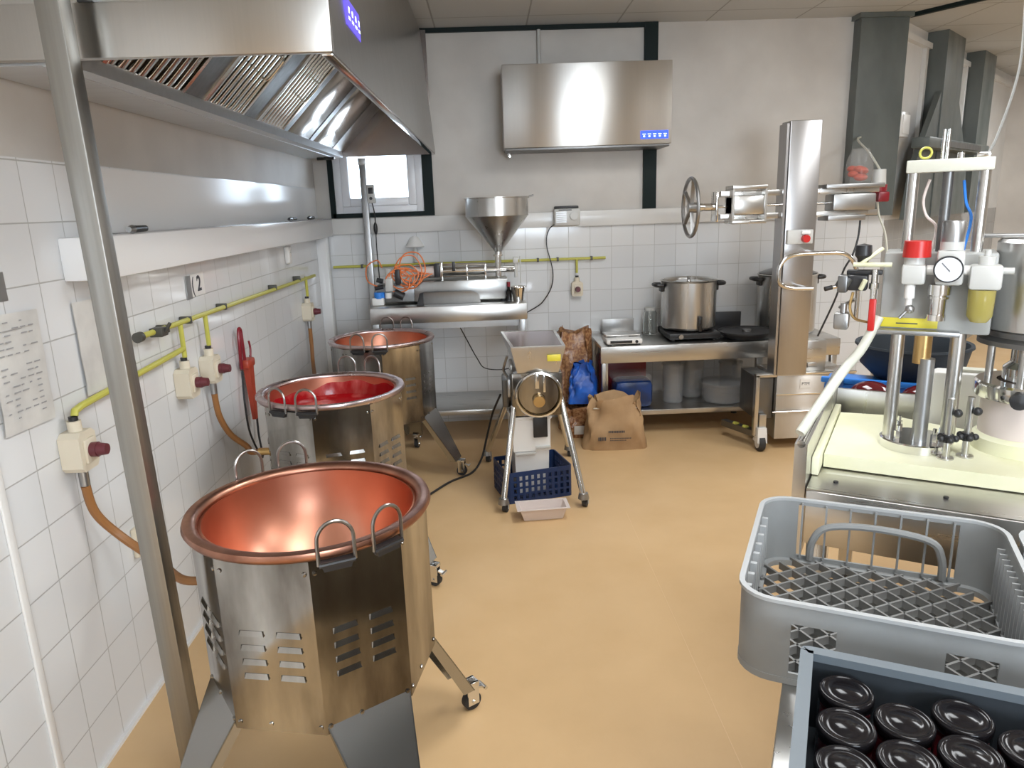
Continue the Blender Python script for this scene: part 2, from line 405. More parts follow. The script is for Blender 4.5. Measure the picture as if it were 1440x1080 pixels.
struct(B().box(WX0 - .035, WX0, YB - .022, YB, 1.505, 2.1).obj('trim_10', M['green_trim']))
win = struct(B().box(WX0, WX0 + .05, YB - .01, YB + .07, WZ0, WZ1, .004).box(WX1 - .05, WX1, YB - .01, YB + .07, WZ0, WZ1, .004)
    .box(WX0 + .05, WX1 - .05, YB - .01, YB + .07, WZ0, WZ0 + .05, .004).box(WX0 + .05, WX1 - .05, YB - .01, YB + .07, WZ1 - .05, WZ1, .004).obj('window_1', M['pvc']))
a, b, c, d = WX0 + .05, WX1 - .05, WZ0 + .05, WZ1 - .05
B().box(a, a + .055, YB - .02, YB + .05, c, d, .005).box(b - .055, b, YB - .02, YB + .05, c, d, .005).box(a + .055, b - .055, YB - .02, YB + .05, c, c + .055, .005) \
    .box(a + .055, b - .055, YB - .02, YB + .05, d - .055, d, .005).obj('window_sash', M['pvc'], win)
B().box(a + .055, b - .055, YB + .01, YB + .016, c + .055, d - .055).obj('window_pane', M['pane'], win)
struct(B().bar((.65, 3.45, .0003), (.65, 1.0, .0003), .003, .0006).obj('trim_16', M['joint']))
# steel columns: one at the end of the back wall, two with flared feet along the slanting wall
struct(B().box(2.50, 2.82, YB - .1, YB + .06, 1.40, CEIL - .03).box(2.48, 2.84, YB - .12, YB + .06, CEIL - .03, CEIL).obj('trim_11', M['green_steel']))
for k, (s0, s1) in enumerate(((.72, 1.22), (1.92, 2.36))):
    t = B().box(s0, s1, -.14, 0, 1.36, CEIL)
    if k == 0:
        for sg, e in ((-1, s0), (1, s1)):
            pl = [(e, 1.36), (e + sg * .62, 1.36), (e + sg * .5, 1.75), (e, 2.28)]
            t.hexa([(x, -.13, z) for x, z in pl], [(x, -.09, z) for x, z in pl])
    o = struct(t.obj('trim_%d' % (12 + k), M['green_steel'])); o.matrix_world = Q
t = B()
for s in (.62, 1.3, 1.84, 2.44): t.box(s, s + .05, -.03, 0, 1.36, 2.62)
t.box(0, 3.9, -.04, 0, 2.58, 2.62)
o = struct(t.obj('trim_14', M['plaster_w'])); o.matrix_world = Q
struct(B().bar((2.84, 5.17, CEIL - .012), (3.6, 3.9, CEIL - .012), .035, .024).obj('trim_15', M['green_trim']))
for lx, ly, sx, sy, p in LIGHTS:
    t = thing('ceiling_light', 'recessed rectangular ceiling light with a white frame', 'ceiling light', (lx, ly, CEIL), group='recessed ceiling lights')
    B().box(-sx / 2, sx / 2, -sy / 2, -sy / 2 + .03, -.03, 0).box(-sx / 2, sx / 2, sy / 2 - .03, sy / 2, -.03, 0).box(-sx / 2, -sx / 2 + .03, -sy / 2 + .03, sy / 2 - .03, -.03, 0) \
        .box(sx / 2 - .03, sx / 2, -sy / 2 + .03, sy / 2 - .03, -.03, 0).obj('frame', M['white'], t)
    B().box(-sx / 2 + .03, sx / 2 - .03, -sy / 2 + .03, sy / 2 - .03, -.02, -.004).obj('diffuser', M['diffuser'], t)

# ------------------------------------------------------------------ extraction hood over the kettles
HX0, HX1, HY0, HY1, HZ = XL + .004, -.335, 1.77, 5.06, 1.90
hood = thing('extraction_hood', 'long stainless steel extraction hood hanging along the left wall above the copper kettles', 'extraction hood')
B().box(HX0, HX1, HY0, HY0 + .025, HZ, HZ + .115, .003).box(HX0, HX1 - .012, HY0 + .02, HY0 + .04, HZ + .115, 2.66).obj('front_panel', M['hood'], hood)
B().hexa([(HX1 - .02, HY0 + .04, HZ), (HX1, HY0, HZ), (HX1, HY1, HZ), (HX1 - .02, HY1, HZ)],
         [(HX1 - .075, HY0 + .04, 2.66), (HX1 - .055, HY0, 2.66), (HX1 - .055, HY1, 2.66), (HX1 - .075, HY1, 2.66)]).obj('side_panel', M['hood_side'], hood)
B().box(HX1 - .03, HX1 - .004, HY0 + .025, HY1 - .02, HZ - .004, HZ + .012, .002).obj('rim', M['chrome'], hood)
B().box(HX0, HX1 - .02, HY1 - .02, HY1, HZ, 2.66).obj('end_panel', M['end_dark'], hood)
B().box(HX0, HX1 - .06, HY0 + .04, HY1 - .02, 2.62, 2.66).obj('roof_panel', M['steel_h'], hood)
g = B().box(HX0, HX0 + .235, HY0 + .04, HY1 - .02, HZ - .004, HZ + .006).box(HX0 + .225, HX0 + .235, HY0 + .04, HY1 - .02, HZ + .006, HZ + .035) \
    .box(HX0 + .18, HX0 + .186, HY0 + .04, HY1 - .02, HZ - .007, HZ - .004)
gut = g.obj('gutter', M['gutter'], hood)
B().cyl((HX0 + .15, 4.93, HZ - .02), (HX0 + .15, 4.93, HZ), .016).cyl((HX0 + .09, 4.93, HZ - .014), (HX0 + .2, 4.93, HZ - .014), .009).obj('drain_cap', M['black'], gut)
GX = HX0 + .235; S2 = math.sqrt(.5)
FM = Matrix(((S2, 0, -S2, GX), (0, 1, 0, 0), (S2, 0, S2, HZ + .035), (0, 0, 0, 1)))       # local x runs up the filter slope, y along the hood
SL = (HX1 - .085 - GX) / S2
cuts = [(HY0 + .04, 1.96), (2.46, 2.62), (3.03, 3.20), (3.60, 3.68), (4.12, 4.2), (4.72, HY1 - .02)]
for y0, y1 in cuts: B().box(0, SL, y0, y1, -.006, 0, 0, FM).obj('filter_rail', M['dark_steel'], hood)
for y0, y1 in ((1.96, 2.46), (2.62, 3.03), (3.20, 3.60)):
    f = B().box(0, SL, y0, y0 + .02, -.01, .02, 0, FM).box(0, SL, y1 - .02, y1, -.01, .02, 0, FM)
    n = 8; st = (y1 - y0 - .04) / n
    for k in range(n):
        yy = y0 + .02 + st * (k + .5)
        f.box(0, SL, yy - st * .27, yy + st * .27, -.006, .006, .002, FM)
    fo = f.obj('grease_filter', M['hood_mirror'], hood)
    B().box(0, SL, y0, y1, .022, .026, 0, FM).obj('back_plate', M['dark_steel'], fo)
    ym = (y0 + y1) / 2 + .09
    B().tube([FM @ Vector(p) for p in smooth([(.17, ym, -.008), (.17, ym, -.03), (.22, ym, -.034), (.27, ym, -.03), (.27, ym, -.008)], 4)], .004, 6).obj('handle', M['chrome'], fo)
for y0, y1 in ((3.68, 4.12), (4.2, 4.72)):
    B().box(0, SL, y0 + .01, y1 - .01, -.004, .004, .002, FM).obj('blank_panel', M['lining_b'], hood)
dsp = B().box(HX1 - .02, HX1 - .006, 2.03, 2.24, 2.015, 2.085).obj('control_display', M['display_v'], hood)
gl = B()
for k in range(4):
    yy = 2.06 + k * .05
    gl.box(HX1 - .006, HX1 - .005, yy, yy + .026, 2.035, 2.042).box(HX1 - .006, HX1 - .005, yy + .006, yy + .02, 2.052, 2.066)
gl.obj('display_glyph', M['glyph'], dsp)
B().box(HX0 + .30, HX0 + .335, HY0 - .003, HY0 + .02, HZ + .115, 2.66).obj('seam_strip', M['dark_steel'], hood)

def hood_post(x, y, sz, z1, label, m):
    t = thing('hood_post', label, 'post', (x, y, 0))
    h = sz / 2
    B().box(-h, h, -h, h, .012, z1, .004).obj('tube', m, t)
    B().box(-h - .02, h + .02, -h - .02, h + .02, 0, .012, .003).obj('foot_plate', M['steel'], t)
    B().box(-h - .004, h + .004, -h - .004, h + .004, z1 - .045, z1 + .0, .003).obj('top_clamp', M['dull'], t)
    return t
fp = hood_post(-.858, 1.70, .052, 2.55, 'square steel post in the left foreground in front of the extraction hood', M['post'])
fp.rotation_euler = (0, -.02, 0)     # it leans slightly towards the wall
p2 = hood_post(-.835, 5.13, .044, 1.895, 'thin square steel post behind the filling table under the hood far end', M['dull'])
bx = thing('switch_box', 'small grey switch box clamped on the far hood post', 'switch box', (-.785, 5.10, 1.66))
B().box(-.026, .026, -.03, .02, -.06, .06, .006).obj('housing', M['regulator'], bx)
B().box(-.016, .016, -.034, -.029, .0, .04, .002).obj('screen', M['black'], bx)
B().cyl((0, -.03, -.03), (0, -.042, -.03), .010).obj('knob', M['black'], bx)
o = B().tube(smooth([(-.785, 5.10, 1.60), (-.775, 5.12, 1.5), (-.78, 5.12, 1.3), (-.775, 5.12, 1.0)]), .004, 6).ball((-.777, 5.12, 1.43), .014, 1, 1, 3).obj('switch_cable', M['black'])
tag(o, 'thin cable with an inline black switch running down the far hood post', 'cable')

# ------------------------------------------------------------------ wall mounted range hood
rh = thing('range_hood', 'brushed stainless steel box hood mounted high on the back wall', 'range hood', (.66, YB, 1.905))
B().box(-.54, .54, -.33, -.002, .004, .505, .004).obj('body', M['hood'], rh)
B().box(-.53, .53, -.32, -.01, -.012, .004, .002).obj('bottom_panel', M['dark_steel'], rh)
dsp = B().box(.34, .52, -.332, -.3295, .035, .085).obj('control_display', M['display'], rh)
gl = B()
for k in range(5):
    gl.box(.352 + k * .034, .374 + k * .034, -.3326, -.332, .062, .067).box(.357 + k * .034, .369 + k * .034, -.3326, -.332, .046, .056)
gl.obj('display_glyph', M['glyph'], dsp)
B().cyl((-.5, -.12, -.012), (-.5, -.12, -.04), .014).cyl((-.5, -.12, -.035), (-.5, -.17, -.035), .008).obj('drain_tap', M['chrome'], rh)
o = B().cyl((.38, YB - .022, 2.41), (.38, YB - .022, 2.672), .012).obj('cable_conduit', M['regulator'])
tag(o, 'grey vertical conduit rising from the range hood to the ceiling', 'conduit')

# ------------------------------------------------------------------ copper kettles
def kettle(label, loc, rz, handle_angles, rim_mat, jam, hx):
    t = thing('copper_kettle', label, 'kettle', loc)
    R = .307; ZR = .83
    bowl = [(R, ZR - .004), (R - .006, ZR), (R - .03, ZR), (R - .036, ZR - .006)]
    n = 14
    inner = [(((R - .045) * math.cos(PI / 2 * k / n)) if k < n else .0001, ZR - .012 - .30 * math.sin(PI / 2 * k / n)) for k in range(n + 1)]
    outer = [(((R - .036) * math.cos(PI / 2 * k / n)) if k < n else .0001, ZR - .016 - .305 * math.sin(PI / 2 * k / n)) for k in range(n + 1)]
    B().openlathe(inner + outer[::-1], n=72).obj('bowl', M['copper'], t, 60)
    B().openlathe([(R - .037, ZR - .012), (R - .034, ZR - .002), (R - .02, ZR + .004), (R - .004, ZR + .002), (R, ZR - .008), (R - .006, ZR - .018), (R - .034, ZR - .02)], n=72).obj('rim', rim_mat, t, 60)
    if jam:
        ri = lambda z: (R - .045) * math.sqrt(max(0, 1 - ((ZR - .012 - z) / .30) ** 2)) - .001
        zj = ZR - .095
        B().lathe([(.0001, zj - .004), (.08, zj - .006), (.16, zj + .002), (.22, zj - .004), (ri(zj), zj + .004), (ri(zj) - .01, zj - .012), (.0001, zj - .014)], n=64).obj('jam_filling', M['jam'], t, 60)
        # jam smeared up the inside of the bowl, higher on one side
        vs, fs = [], []
        for k in range(64):
            a_ = 2 * PI * k / 64; hi_ = .045 + .02 * math.sin(a_ + 1.0) + .008 * math.sin(5 * a_) + .006 * math.sin(11 * a_)
            for q_ in range(4):
                z = zj + hi_ * q_ / 3; vs.append(((ri(z)) * math.cos(a_), ri(z) * math.sin(a_), z))
        for k in range(64):
            for q_ in range(3):
                fs.append((k * 4 + q_, ((k + 1) % 64) * 4 + q_, ((k + 1) % 64) * 4 + q_ + 1, k * 4 + q_ + 1))
        B().add(vs, fs).obj('jam_smear', M['jam'], t, 60)
    # octagonal body
    RB, z0, z1 = R - .012, .365, ZR - .022
    P = [(RB * math.cos(rz + PI / 4 * k), RB * math.sin(rz + PI / 4 * k)) for k in range(8)]
    p2 = [(x * .985, y * .985) for x, y in P]; p3 = [(x * .975, y * .975) for x, y in P]
    bd = B()
    vs = [(x, y, z0) for x, y in P] + [(x, y, z1) for x, y in P] + [(x, y, z0) for x, y in p3] + [(x, y, z1) for x, y in p3]
    fs = []
    for k in range(8):
        j = (k + 1) % 8
        fs += [(k, j, 8 + j, 8 + k), (16 + j, 16 + k, 24 + k, 24 + j), (j, k, 16 + k, 16 + j), (8 + k, 8 + j, 24 + j, 24 + k)]
    bd.add(vs, fs)
    lv = sc = bd
    for k in range(8):
        j = (k + 1) % 8
        a, b = Vector((*P[k], 0)), Vector((*P[j], 0)); u = (b - a).normalized(); nn = Vector((u.y, -u.x, 0)); wd = (b - a).length
        plain = k in (1, 2) if jam is False and loc[1] < 2 else False
        FMx = Matrix(((u.x, nn.x, 0, a.x), (u.y, nn.y, 0, a.y), (0, 0, 1, 0), (0, 0, 0, 1)))
        for cx in (wd * .31, wd * .71):
            for r in range(0 if plain else 4):
                z = .505 + r * .037
                lv.hexa([(cx - .03, 0, z), (cx + .03, 0, z), (cx + .03, 0, z + .014), (cx - .03, 0, z + .014)],
                        [(cx - .03, .0045, z + .001), (cx + .03, .0045, z + .001), (cx + .026, .001, z + .014), (cx - .026, .001, z + .014)], FMx)
        for cx in (.012, wd * .4, wd - .012):
            for z in (z0 + .02, z1 - .03):
                if cx == wd * .4 and z > .5: continue
                sc.lathe([(.006, 0), (.005, .003), (.0001, .004)], n=10, M=FMx @ Matrix.Translation((cx, 0, z)) @ Matrix.Rotation(-PI / 2, 4, 'X'))
    bd.obj('body', M['mirror'], t)
    # four folded sheet legs below every second face
    for k in range(0, 8, 2):
        j = (k + 1) % 8
        a, b = Vector((*P[k], 0)), Vector((*P[j], 0)); m_ = (a + b) / 2; o_ = m_.normalized(); u = (b - a).normalized()
        wt, wb_ = (b - a).length * .49, .05
        top, bot = m_ - o_ * .006, o_ * .435
        q = lambda c, hw, z, off: tuple((c + u * hw + o_ * off) + Vector((0, 0, z)))
        lg = B().hexa([q(bot, -wb_, .10, 0), q(bot, wb_, .10, 0), q(bot, wb_, .10, -.004), q(bot, -wb_, .10, -.004)],
                      [q(top, -wt, z0 + .03, 0), q(top, wt, z0 + .03, 0), q(top, wt, z0 + .03, -.004), q(top, -wt, z0 + .03, -.004)])
        for sg in (-1, 1):
            lg.hexa([q(bot, sg * wb_, .10, 0), q(bot, sg * (wb_ - .004), .10, 0), q(bot, sg * (wb_ - .004), .10, -.04), q(bot, sg * wb_, .10, -.04)],
                    [q(top, sg * wt, z0 + .03, 0), q(top, sg * (wt - .004), z0 + .03, 0), q(top, sg * (wt - .004), z0 + .03, -.03), q(top, sg * wt, z0 + .03, -.03)])
        leg = lg.obj('leg', M['leg_sheet'], t)
        cpos = o_ * .45
        s_ = Vector((0, 0, 1))
        B().cyl(cpos + u * .011 + s_ * .03, cpos - u * .011 + s_ * .03, .03, n=24).obj('wheel', M['rubber'], leg)
        B().box(-.016, -.012, -.02, .02, .02, .1, 0, Matrix(((u.x, o_.x, 0, cpos.x), (u.y, o_.y, 0, cpos.y), (0, 0, 1, 0), (0, 0, 0, 1)))) \
            .box(.012, .016, -.02, .02, .02, .1, 0, Matrix(((u.x, o_.x, 0, cpos.x), (u.y, o_.y, 0, cpos.y), (0, 0, 1, 0), (0, 0, 0, 1)))) \
            .box(-.02, .02, -.03, .02, .085, .1, .002, Matrix(((u.x, o_.x, 0, cpos.x), (u.y, o_.y, 0, cpos.y), (0, 0, 1, 0), (0, 0, 0, 1)))) \
            .cyl(cpos + u * .02 + s_ * .03, cpos - u * .02 + s_ * .03, .006, n=10).cyl(cpos + o_ * .045 + u * .02 + s_ * .062, cpos + o_ * .045 - u * .02 + s_ * .062, .006, n=10) \
            .bar(cpos + o_ * .02 + s_ * .07, cpos + o_ * .05 + s_ * .06, .02, .006).obj('caster_fork', M['chrome'], leg)
    # burner box under the body
    B().box(-.1, .1, -.1, .1, .32, .42, .006).obj('burner_box', M['dark_steel'], t)
    # lifting handles: pairs of steel hoops bolted to the rim
    for am in handle_angles:
        for da in (-11.5, 11.5):
            aa = math.radians(am + da); rd = Vector((math.cos(aa), math.sin(aa), 0)); tg = Vector((-rd.y, rd.x, 0)); c = rd * (R + .006) + Vector((0, 0, ZR))
            hp = [c + tg * .04 + Vector((0, 0, -.025))] + [c + tg * (.04 * math.cos(q_)) + Vector((0, 0, .03 + .042 * math.sin(q_))) for q_ in [PI * i / 12 for i in range(13)]] + [c - tg * .04 + Vector((0, 0, -.025))]
            h = B().tube(hp, .0045, 8).obj('hoop_handle', M['handle_steel'], t)
            B().tube([c + tg * .04 + Vector((0, 0, -.025)), c - tg * .04 + Vector((0, 0, -.025))], .007, 8) \
                .hexa([tuple(c + tg * .038 + rd * q_ + Vector((0, 0, -.018))) for q_ in (-.012, .006)] + [tuple(c - tg * .038 + rd * q_ + Vector((0, 0, -.018))) for q_ in (.006, -.012)],
                      [tuple(c + tg * .03 + rd * q_ + Vector((0, 0, -.042))) for q_ in (-.014, .002)] + [tuple(c - tg * .03 + rd * q_ + Vector((0, 0, -.042))) for q_ in (.002, -.014)]) \
                .obj('bracket', M['black'], h)
    # gas inlet on the wall side
    B().cyl((-.27, hx, .56), (-.335, hx, .56), .016).obj('gas_inlet', M['brass'], t)
    return t
A8 = math.radians(22.5)
kettle('nearest big copper kettle, clean and empty, on an octagonal steel stand', (-.485, 1.745, 0), math.radians(-78), (-55, 124), M['copper_rim'], False, .12)
kettle('middle copper kettle half full of red jam on an octagonal steel stand', (-.69, 2.985, 0), math.radians(-48.5), (-107, 77), M['rim_grey'], True, 0)
kettle('farthest empty copper kettle beside the filling table on an octagonal steel stand', (-.65, 4.19, 0), math.radians(-37.5), (-95, 80), M['rim_grey'], False, 0)

# ------------------------------------------------------------------ gas pipes, shut-off boxes, hoses on the left wall
gp = thing('gas_pipe', 'yellow gas pipe on the left wall with drops to the shut-off boxes', 'pipe', (XL + .035, 2.36, 1.17))
def rel(o, *p): return [(x - o[0], y - o[1], z - o[2]) for x, y, z in p]
GO = (XL + .035, 2.36, 1.17); gx = XL + .035
B().tube(rel(GO, (gx, 2.36, 1.175), (gx, 3.5, 1.165), (gx, 4.80, 1.15)), .0100, 10).obj('main_pipe', M['gas'], gp)
for y in (2.68, 2.92, 4.57):
    z1 = 1.0425
    B().tube(rel(GO, (gx, y, 1.165), (gx, y, z1 - .0)), .009, 10).obj('drop_pipe', M['gas'], gp)
B().tube(rel(GO, (gx, 2.68, 1.075), (gx, 2.3, 1.062), (gx, 1.975, 1.05), (gx, 1.94, 1.045), (gx, 1.935, 1.0325)), .010, 10).obj('branch_pipe', M['gas'], gp)
B().cyl(*rel(GO, (gx, 2.345, 1.175), (gx, 2.37, 1.175)), .017).obj('end_cap', M['gas_dark'], gp)
B().box(*[v for pr in ((-.014, .03), (.1, .15), (-.014, .016)) for v in pr], .003).cyl((.03, .125, 0), (.05, .125, .03), .006).obj('valve_lever', M['gas_dark'], gp)
for y in (2.56, 2.76, 3.14, 3.9, 4.4):
    B().box(-.033, .011, y - 2.36 - .008, y - 2.36 + .008, -.014, .014, .003).obj('pipe_clip', M['gas_dark'], gp)
def gas_box(label, y, z, s, hose, wall='L', x=None):
    if wall == 'L': t = thing('shutoff_box', label, 'gas shut-off', (XL, y, z), -PI / 2 + PI)
    else: t = thing('shutoff_box', label, 'gas shut-off', (x, YB, z), 0)
    # local: y axis points into the wall, -y out of it
    h = s / 2
    pl = [(-h * .75, -h * 1.3), (h * .75, -h * 1.3), (h, -h), (h, h), (h * .6, h * 1.3), (-h * .6, h * 1.3), (-h, h), (-h, -h)]
    XZ = Matrix(((1, 0, 0, 0), (0, 0, 1, -.058), (0, 1, 0, 0), (0, 0, 0, 1)))
    B().prism(pl, .057, XZ).box(-h * .6, h * .6, -.066, -.056, -h * .8, h * .8, .004).obj('housing', M['cream'], t)
    B().cyl((0, -.03, h * 1.28), (0, -.03, h * 1.28 + .03), .018).obj('pipe_socket', M['cream'], t)
    B().cyl((0, -.03, h * 1.28 + .028), (0, -.03, h * 1.28 + .042), .012).obj('gland', M['black'], t)
    kn = B().cyl((0, -.064, 0), (0, -.084, 0), h * .48, h * .5).cyl((0, -.084, 0), (0, -.108, 0), h * .44, h * .36).obj('push_button', M['maroon'], t)
    if hose: B().cyl((0, -.03, -h * 1.28), (0, -.03, -h * 1.28 - .05), .013).obj('outlet_nipple', M['dull'], t)
    return t
gas_box('nearest cream shut-off box with a maroon button, left of the foreground post', 1.935, .935, .085, True)
gas_box('lower cream shut-off box of the pair on the left wall', 2.68, .945, .085, False)
gas_box('upper right cream shut-off box of the pair, with a brown hose', 2.92, .945, .085, True)
gas_box('distant cream shut-off box with a maroon button near the wall corner', 4.57, .945, .085, True)
def hose(label, pts, r=.0125):
    o = B().tube(smooth(pts, 8), r, 10).obj('gas_hose', M['hose']); tag(o, label, 'hose')
hx = XL + .03
hose('brown gas hose curving from the nearest shut-off box to the big empty kettle', [(hx, 1.935, .83), (hx + .005, 1.95, .74), (hx + .05, 1.98, .65), (hx + .16, 1.95, .58), (-.9, 1.875, .56), (-.824, 1.866, .56)])
hose('brown gas hose curving down to the kettle full of jam', [(hx, 2.92, .84), (hx + .005, 2.93, .74), (hx + .03, 2.96, .65), (hx + .08, 2.99, .585), (-1.06, 2.985, .56), (-1.029, 2.985, .56)])
hose('brown gas hose hanging straight down to the farthest kettle', [(hx, 4.57, .84), (hx, 4.57, .72), (hx + .01, 4.52, .63), (hx + .06, 4.35, .57), (-1.02, 4.2, .56), (-.989, 4.19, .56)])
g2 = thing('gas_pipe', 'yellow gas pipe running along the tiles of the back wall', 'pipe', (.0, YB - .03, 1.172))
B().tube([(-1.10, 0, 0), (.82, 0, 0)], .0095, 10).obj('main_pipe', M['gas'], g2)
B().tube([(.615, 0, 0), (.615, 0, -.10)], .009, 10).obj('drop_pipe', M['gas'], g2)
for x in (-.9, .34, .48, .72): B().box(x - .008, x + .008, -.011, .028, -.014, .014, .003).obj('pipe_clip', M['gas_dark'], g2)
gas_box('cream shut-off box hanging under the pipe on the back wall', 0, .96, .08, False, 'B', .615)

# things on the left wall
t = thing('number_sign', 'white card with a black number 2 on the left wall', 'sign', (XL + .0015, 2.93, 1.285), PI / 2)
B().box(-.03, .105, -.003, 0, -.045, .045).obj('card', M['white'], t)
B().box(-.078, -.03, -.004, 0, -.05, .04).obj('clip', M['dull'], t)
text('2', .085, M['ink'], t, (.05, -.0036, 0), (PI / 2, 0, 0), 'numeral', bold=True)
text('(', .085, M['ink'], t, (-.012, -.0036, 0), (PI / 2, 0, 0), 'bracket_mark')
def notice(label, y, z, wd, ht, rot, lines):
    t = thing('notice_sheet', label, 'notice', (XL + .001, y, z), PI / 2); t.rotation_euler = Euler((0, 0, 0)).to_matrix().to_euler(); t.rotation_euler = (Matrix.Rotation(PI / 2, 3, 'Z') @ Matrix.Rotation(rot, 3, 'Y')).to_euler()
    b_ = B(); n = 10; vs = []; fs = []
    for lay in (-.006, -.003):
        for i in range(n + 1):
            for j in range(n + 1):
                vs.append((-wd / 2 + wd * i / n, lay - .003 * abs(math.sin(i * 1.3 + j * .7)) * (1 - j / n + .15), -ht / 2 + ht * j / n))
    q = (n + 1) ** 2
    for i in range(n):
        for j in range(n):
            a_ = i * (n + 1) + j; fs.append((a_, a_ + 1, a_ + n + 2, a_ + n + 1)); fs.append((q + a_, q + a_ + n + 1, q + a_ + n + 2, q + a_ + 1))
    b_.add(vs, fs); b_.obj('sheet', M['paper'], t, 60)
    if lines:
        l = B(); random.seed(3)
        for k in range(lines):
            z_ = ht / 2 - .02 - k * (ht - .04) / lines
            for s_ in range(5):
                if random.random() < .62:
                    x_ = -wd / 2 + .02 + s_ * (wd - .04) / 5; l.box(x_, x_ + random.uniform(.008, .026), -.0112, -.0106, z_ - .0016, z_ + .0016)
        l.box(-wd * .36, wd * .1, -.0112, -.0106, ht * .36, ht * .366)
        l.obj('writing', M['faint'], t)
notice('large notice sheet in a clear sleeve, leftmost on the left wall', 1.80, 1.19, .20, .29, .03, 16)
notice('narrow plastic sleeve on the left wall half hidden behind the foreground post', 2.13, 1.19, .13, .27, 0, 0)
t = thing('wall_socket_cover', 'small beige socket cover low on the left wall behind the foreground post', 'socket', (XL, 2.21, .535), PI / 2)
B().box(-.04, .04, -.018, 0, -.05, .05, .006).obj('cover', M['cream'], t); B().box(-.028, .028, -.022, -.017, -.03, .03, .004).obj('flap', M['cream'], t)
t = thing('tape_piece', 'small grey tape piece at the left edge of the tiled wall', 'tape', (XL, 1.79, 1.40), PI / 2); 
B().box(-.02, .02, -.002, 0, -.035, .035).obj('strip', M['dull'], t)
# red hand tool on its hook
t = thing('hand_tool', 'red hooked hand tool hanging on the left wall beside the jam kettle', 'tool', (XL, 3.36, .93), PI / 2)
B().tube(smooth([(-.06, -.02, -.07), (-.08, -.03, .05), (-.07, -.03, .11), (-.045, -.03, .11), (-.04, -.03, .05), (-.02, -.025, -.06)], 5), .008, 8).obj('loop', M['dark_red'], t)
B().hexa([(-.005, -.040, -.33), (.022, -.040, -.33), (.022, -.022, -.33), (-.005, -.022, -.33)], [(-.028, -.045, -.06), (.035, -.045, -.06), (.035, -.015, -.06), (-.028, -.015, -.06)]).box(-.05, .05, -.05, -.008, -.075, -.035, .008).obj('grip', M['red_tool'], t)
B().tube(smooth([(.04, -.03, -.06), (.06, -.03, 0), (.05, -.03, .04)], 5), .005, 8).obj('hook', M['dark_red'], t)
o = B().tube(smooth([(XL + .02, 3.30, .85), (XL + .025, 3.27, .70), (XL + .03, 3.28, .55), (XL + .06, 3.32, .42), (XL + .02, 3.42, .52), (XL + .02, 3.44, .72), (XL + .025, 3.42, .90)], 6), .005, 6).obj('black_cord', M['black'])
tag(o, 'thin black cord looped behind the red hand tool on the left wall', 'cord')
for nm, lab, y, L in (('marker_pen', 'black marker lying on the left wall ledge beside the foreground post', 2.36, .15), ('marker_pen', 'black marker on the left wall ledge, left of the pair near the corner', 4.22, .17), ('marker_pen', 'black marker on the left wall ledge, right of the pair near the corner', 4.66, .17)):
    t = thing(nm, lab, 'marker', (XL + .082, y, 1.5155), .12 if y < 3 else .05, )
    B().cyl((0, -L * .3, .003), (0, L * .5, .003), .0115, .010).obj('barrel', M['black'], t)
    B().cyl((0, -L * .5, .003), (0, -L * .3, .003), .0085, .0135).obj('cap', M['dull'] if y < 3 else M['black_gloss'], t)
t = thing('air_freshener', 'small white dispenser under the left wall ledge near the corner', 'dispenser', (XL, 4.3, 1.315), PI / 2)
B().box(-.025, .025, -.03, 0, -.05, .05, .008).obj('case', M['white'], t); B().cyl((0, -.03, .02), (0, -.034, .02), .01).obj('button', M['regulator'], t)

# ------------------------------------------------------------------ filling table at the back wall
t = thing('work_table', 'tall stainless steel work table under the cone hopper at the back wall', 'table', (-.285, 4.88, 0))
tx0, tx1, ty0, ty1 = -.49, .51, -.28, .23
B().box(tx0, tx1, ty0, ty1, .925, .945, .003).box(tx0, tx1, ty0 - .003, ty0 + .012, .842, .944, .003).box(tx0, tx1, ty1 - .012, ty1, .945, 1.0, .002).obj('tabletop', M['steel_h'], t)
B().box(tx0 + .02, tx1 - .02, ty0 + .01, ty1, .215, .25, .004).obj('shelf', M['steel_h'], t)
B().box(tx0 + .06, tx1 - .06, ty0 + .015, ty0 + .03, .80, .84).obj('apron', M['dull'], t)
for sx in (tx0 + .03, tx1 - .03):
    for sy in (ty0 + .03, ty1 - .03):
        lg = B().box(sx - .02, sx + .02, sy - .02, sy + .02, .03, .9, .003).obj('leg', M['dull'], t)
        B().cyl((sx, sy, 0), (sx, sy, .03), .022, .016).obj('foot', M['black'], lg)
# pneumatic piston filler with the cone hopper
f = thing('filling_machine', 'pneumatic bench filling machine with a big steel cone hopper and orange air hoses', 'filling machine', (-.2, 4.85, .946))
B().box(-.30, .31, -.11, .10, .015, .145, .005).obj('base_box', M['hood_side'], f)
B().box(-.55, -.30, -.09, .09, .015, .125, .004).obj('side_box', M['dark_steel'], f)
B().cyl((-.28, -.07, 0), (-.28, -.07, .016), .018).cyl((.28, -.07, 0), (.28, -.07, .016), .018).cyl((-.28, .07, 0), (-.28, .07, .016), .018).cyl((.28, .07, 0), (.28, .07, .016), .018).obj('feet', M['rubber'], f)
B().cyl((-.30, 0, .20), (-.14, 0, .20), .036, n=24).obj('air_cylinder', M['tray_plastic'], f)
for xa_, xb_, h_ in ((-.13, -.112, .255), (.04, .052, .24), (.16, .175, .24)): B().box(xa_, xb_, -.045, .045, .145, h_, .003).obj('end_plate', M['chrome'], f)
B().cyl((-.112, 0, .20), (.16, 0, .20), .030, n=24).obj('product_cylinder', M['chrome'], f)
tr = B()
for y_ in (-.04, .04):
    for z_ in (.165, .24): tr.cyl((-.30, y_, z_), (.17, y_, z_), .005, n=8)
tr.obj('tie_rods', M['chrome'], f)
B().box(-.17, -.13, -.045, .045, .16, .25, .006).box(-.05, -.03, -.05, -.03, .2, .26, .002).obj('cylinder_cap', M['black'], f)
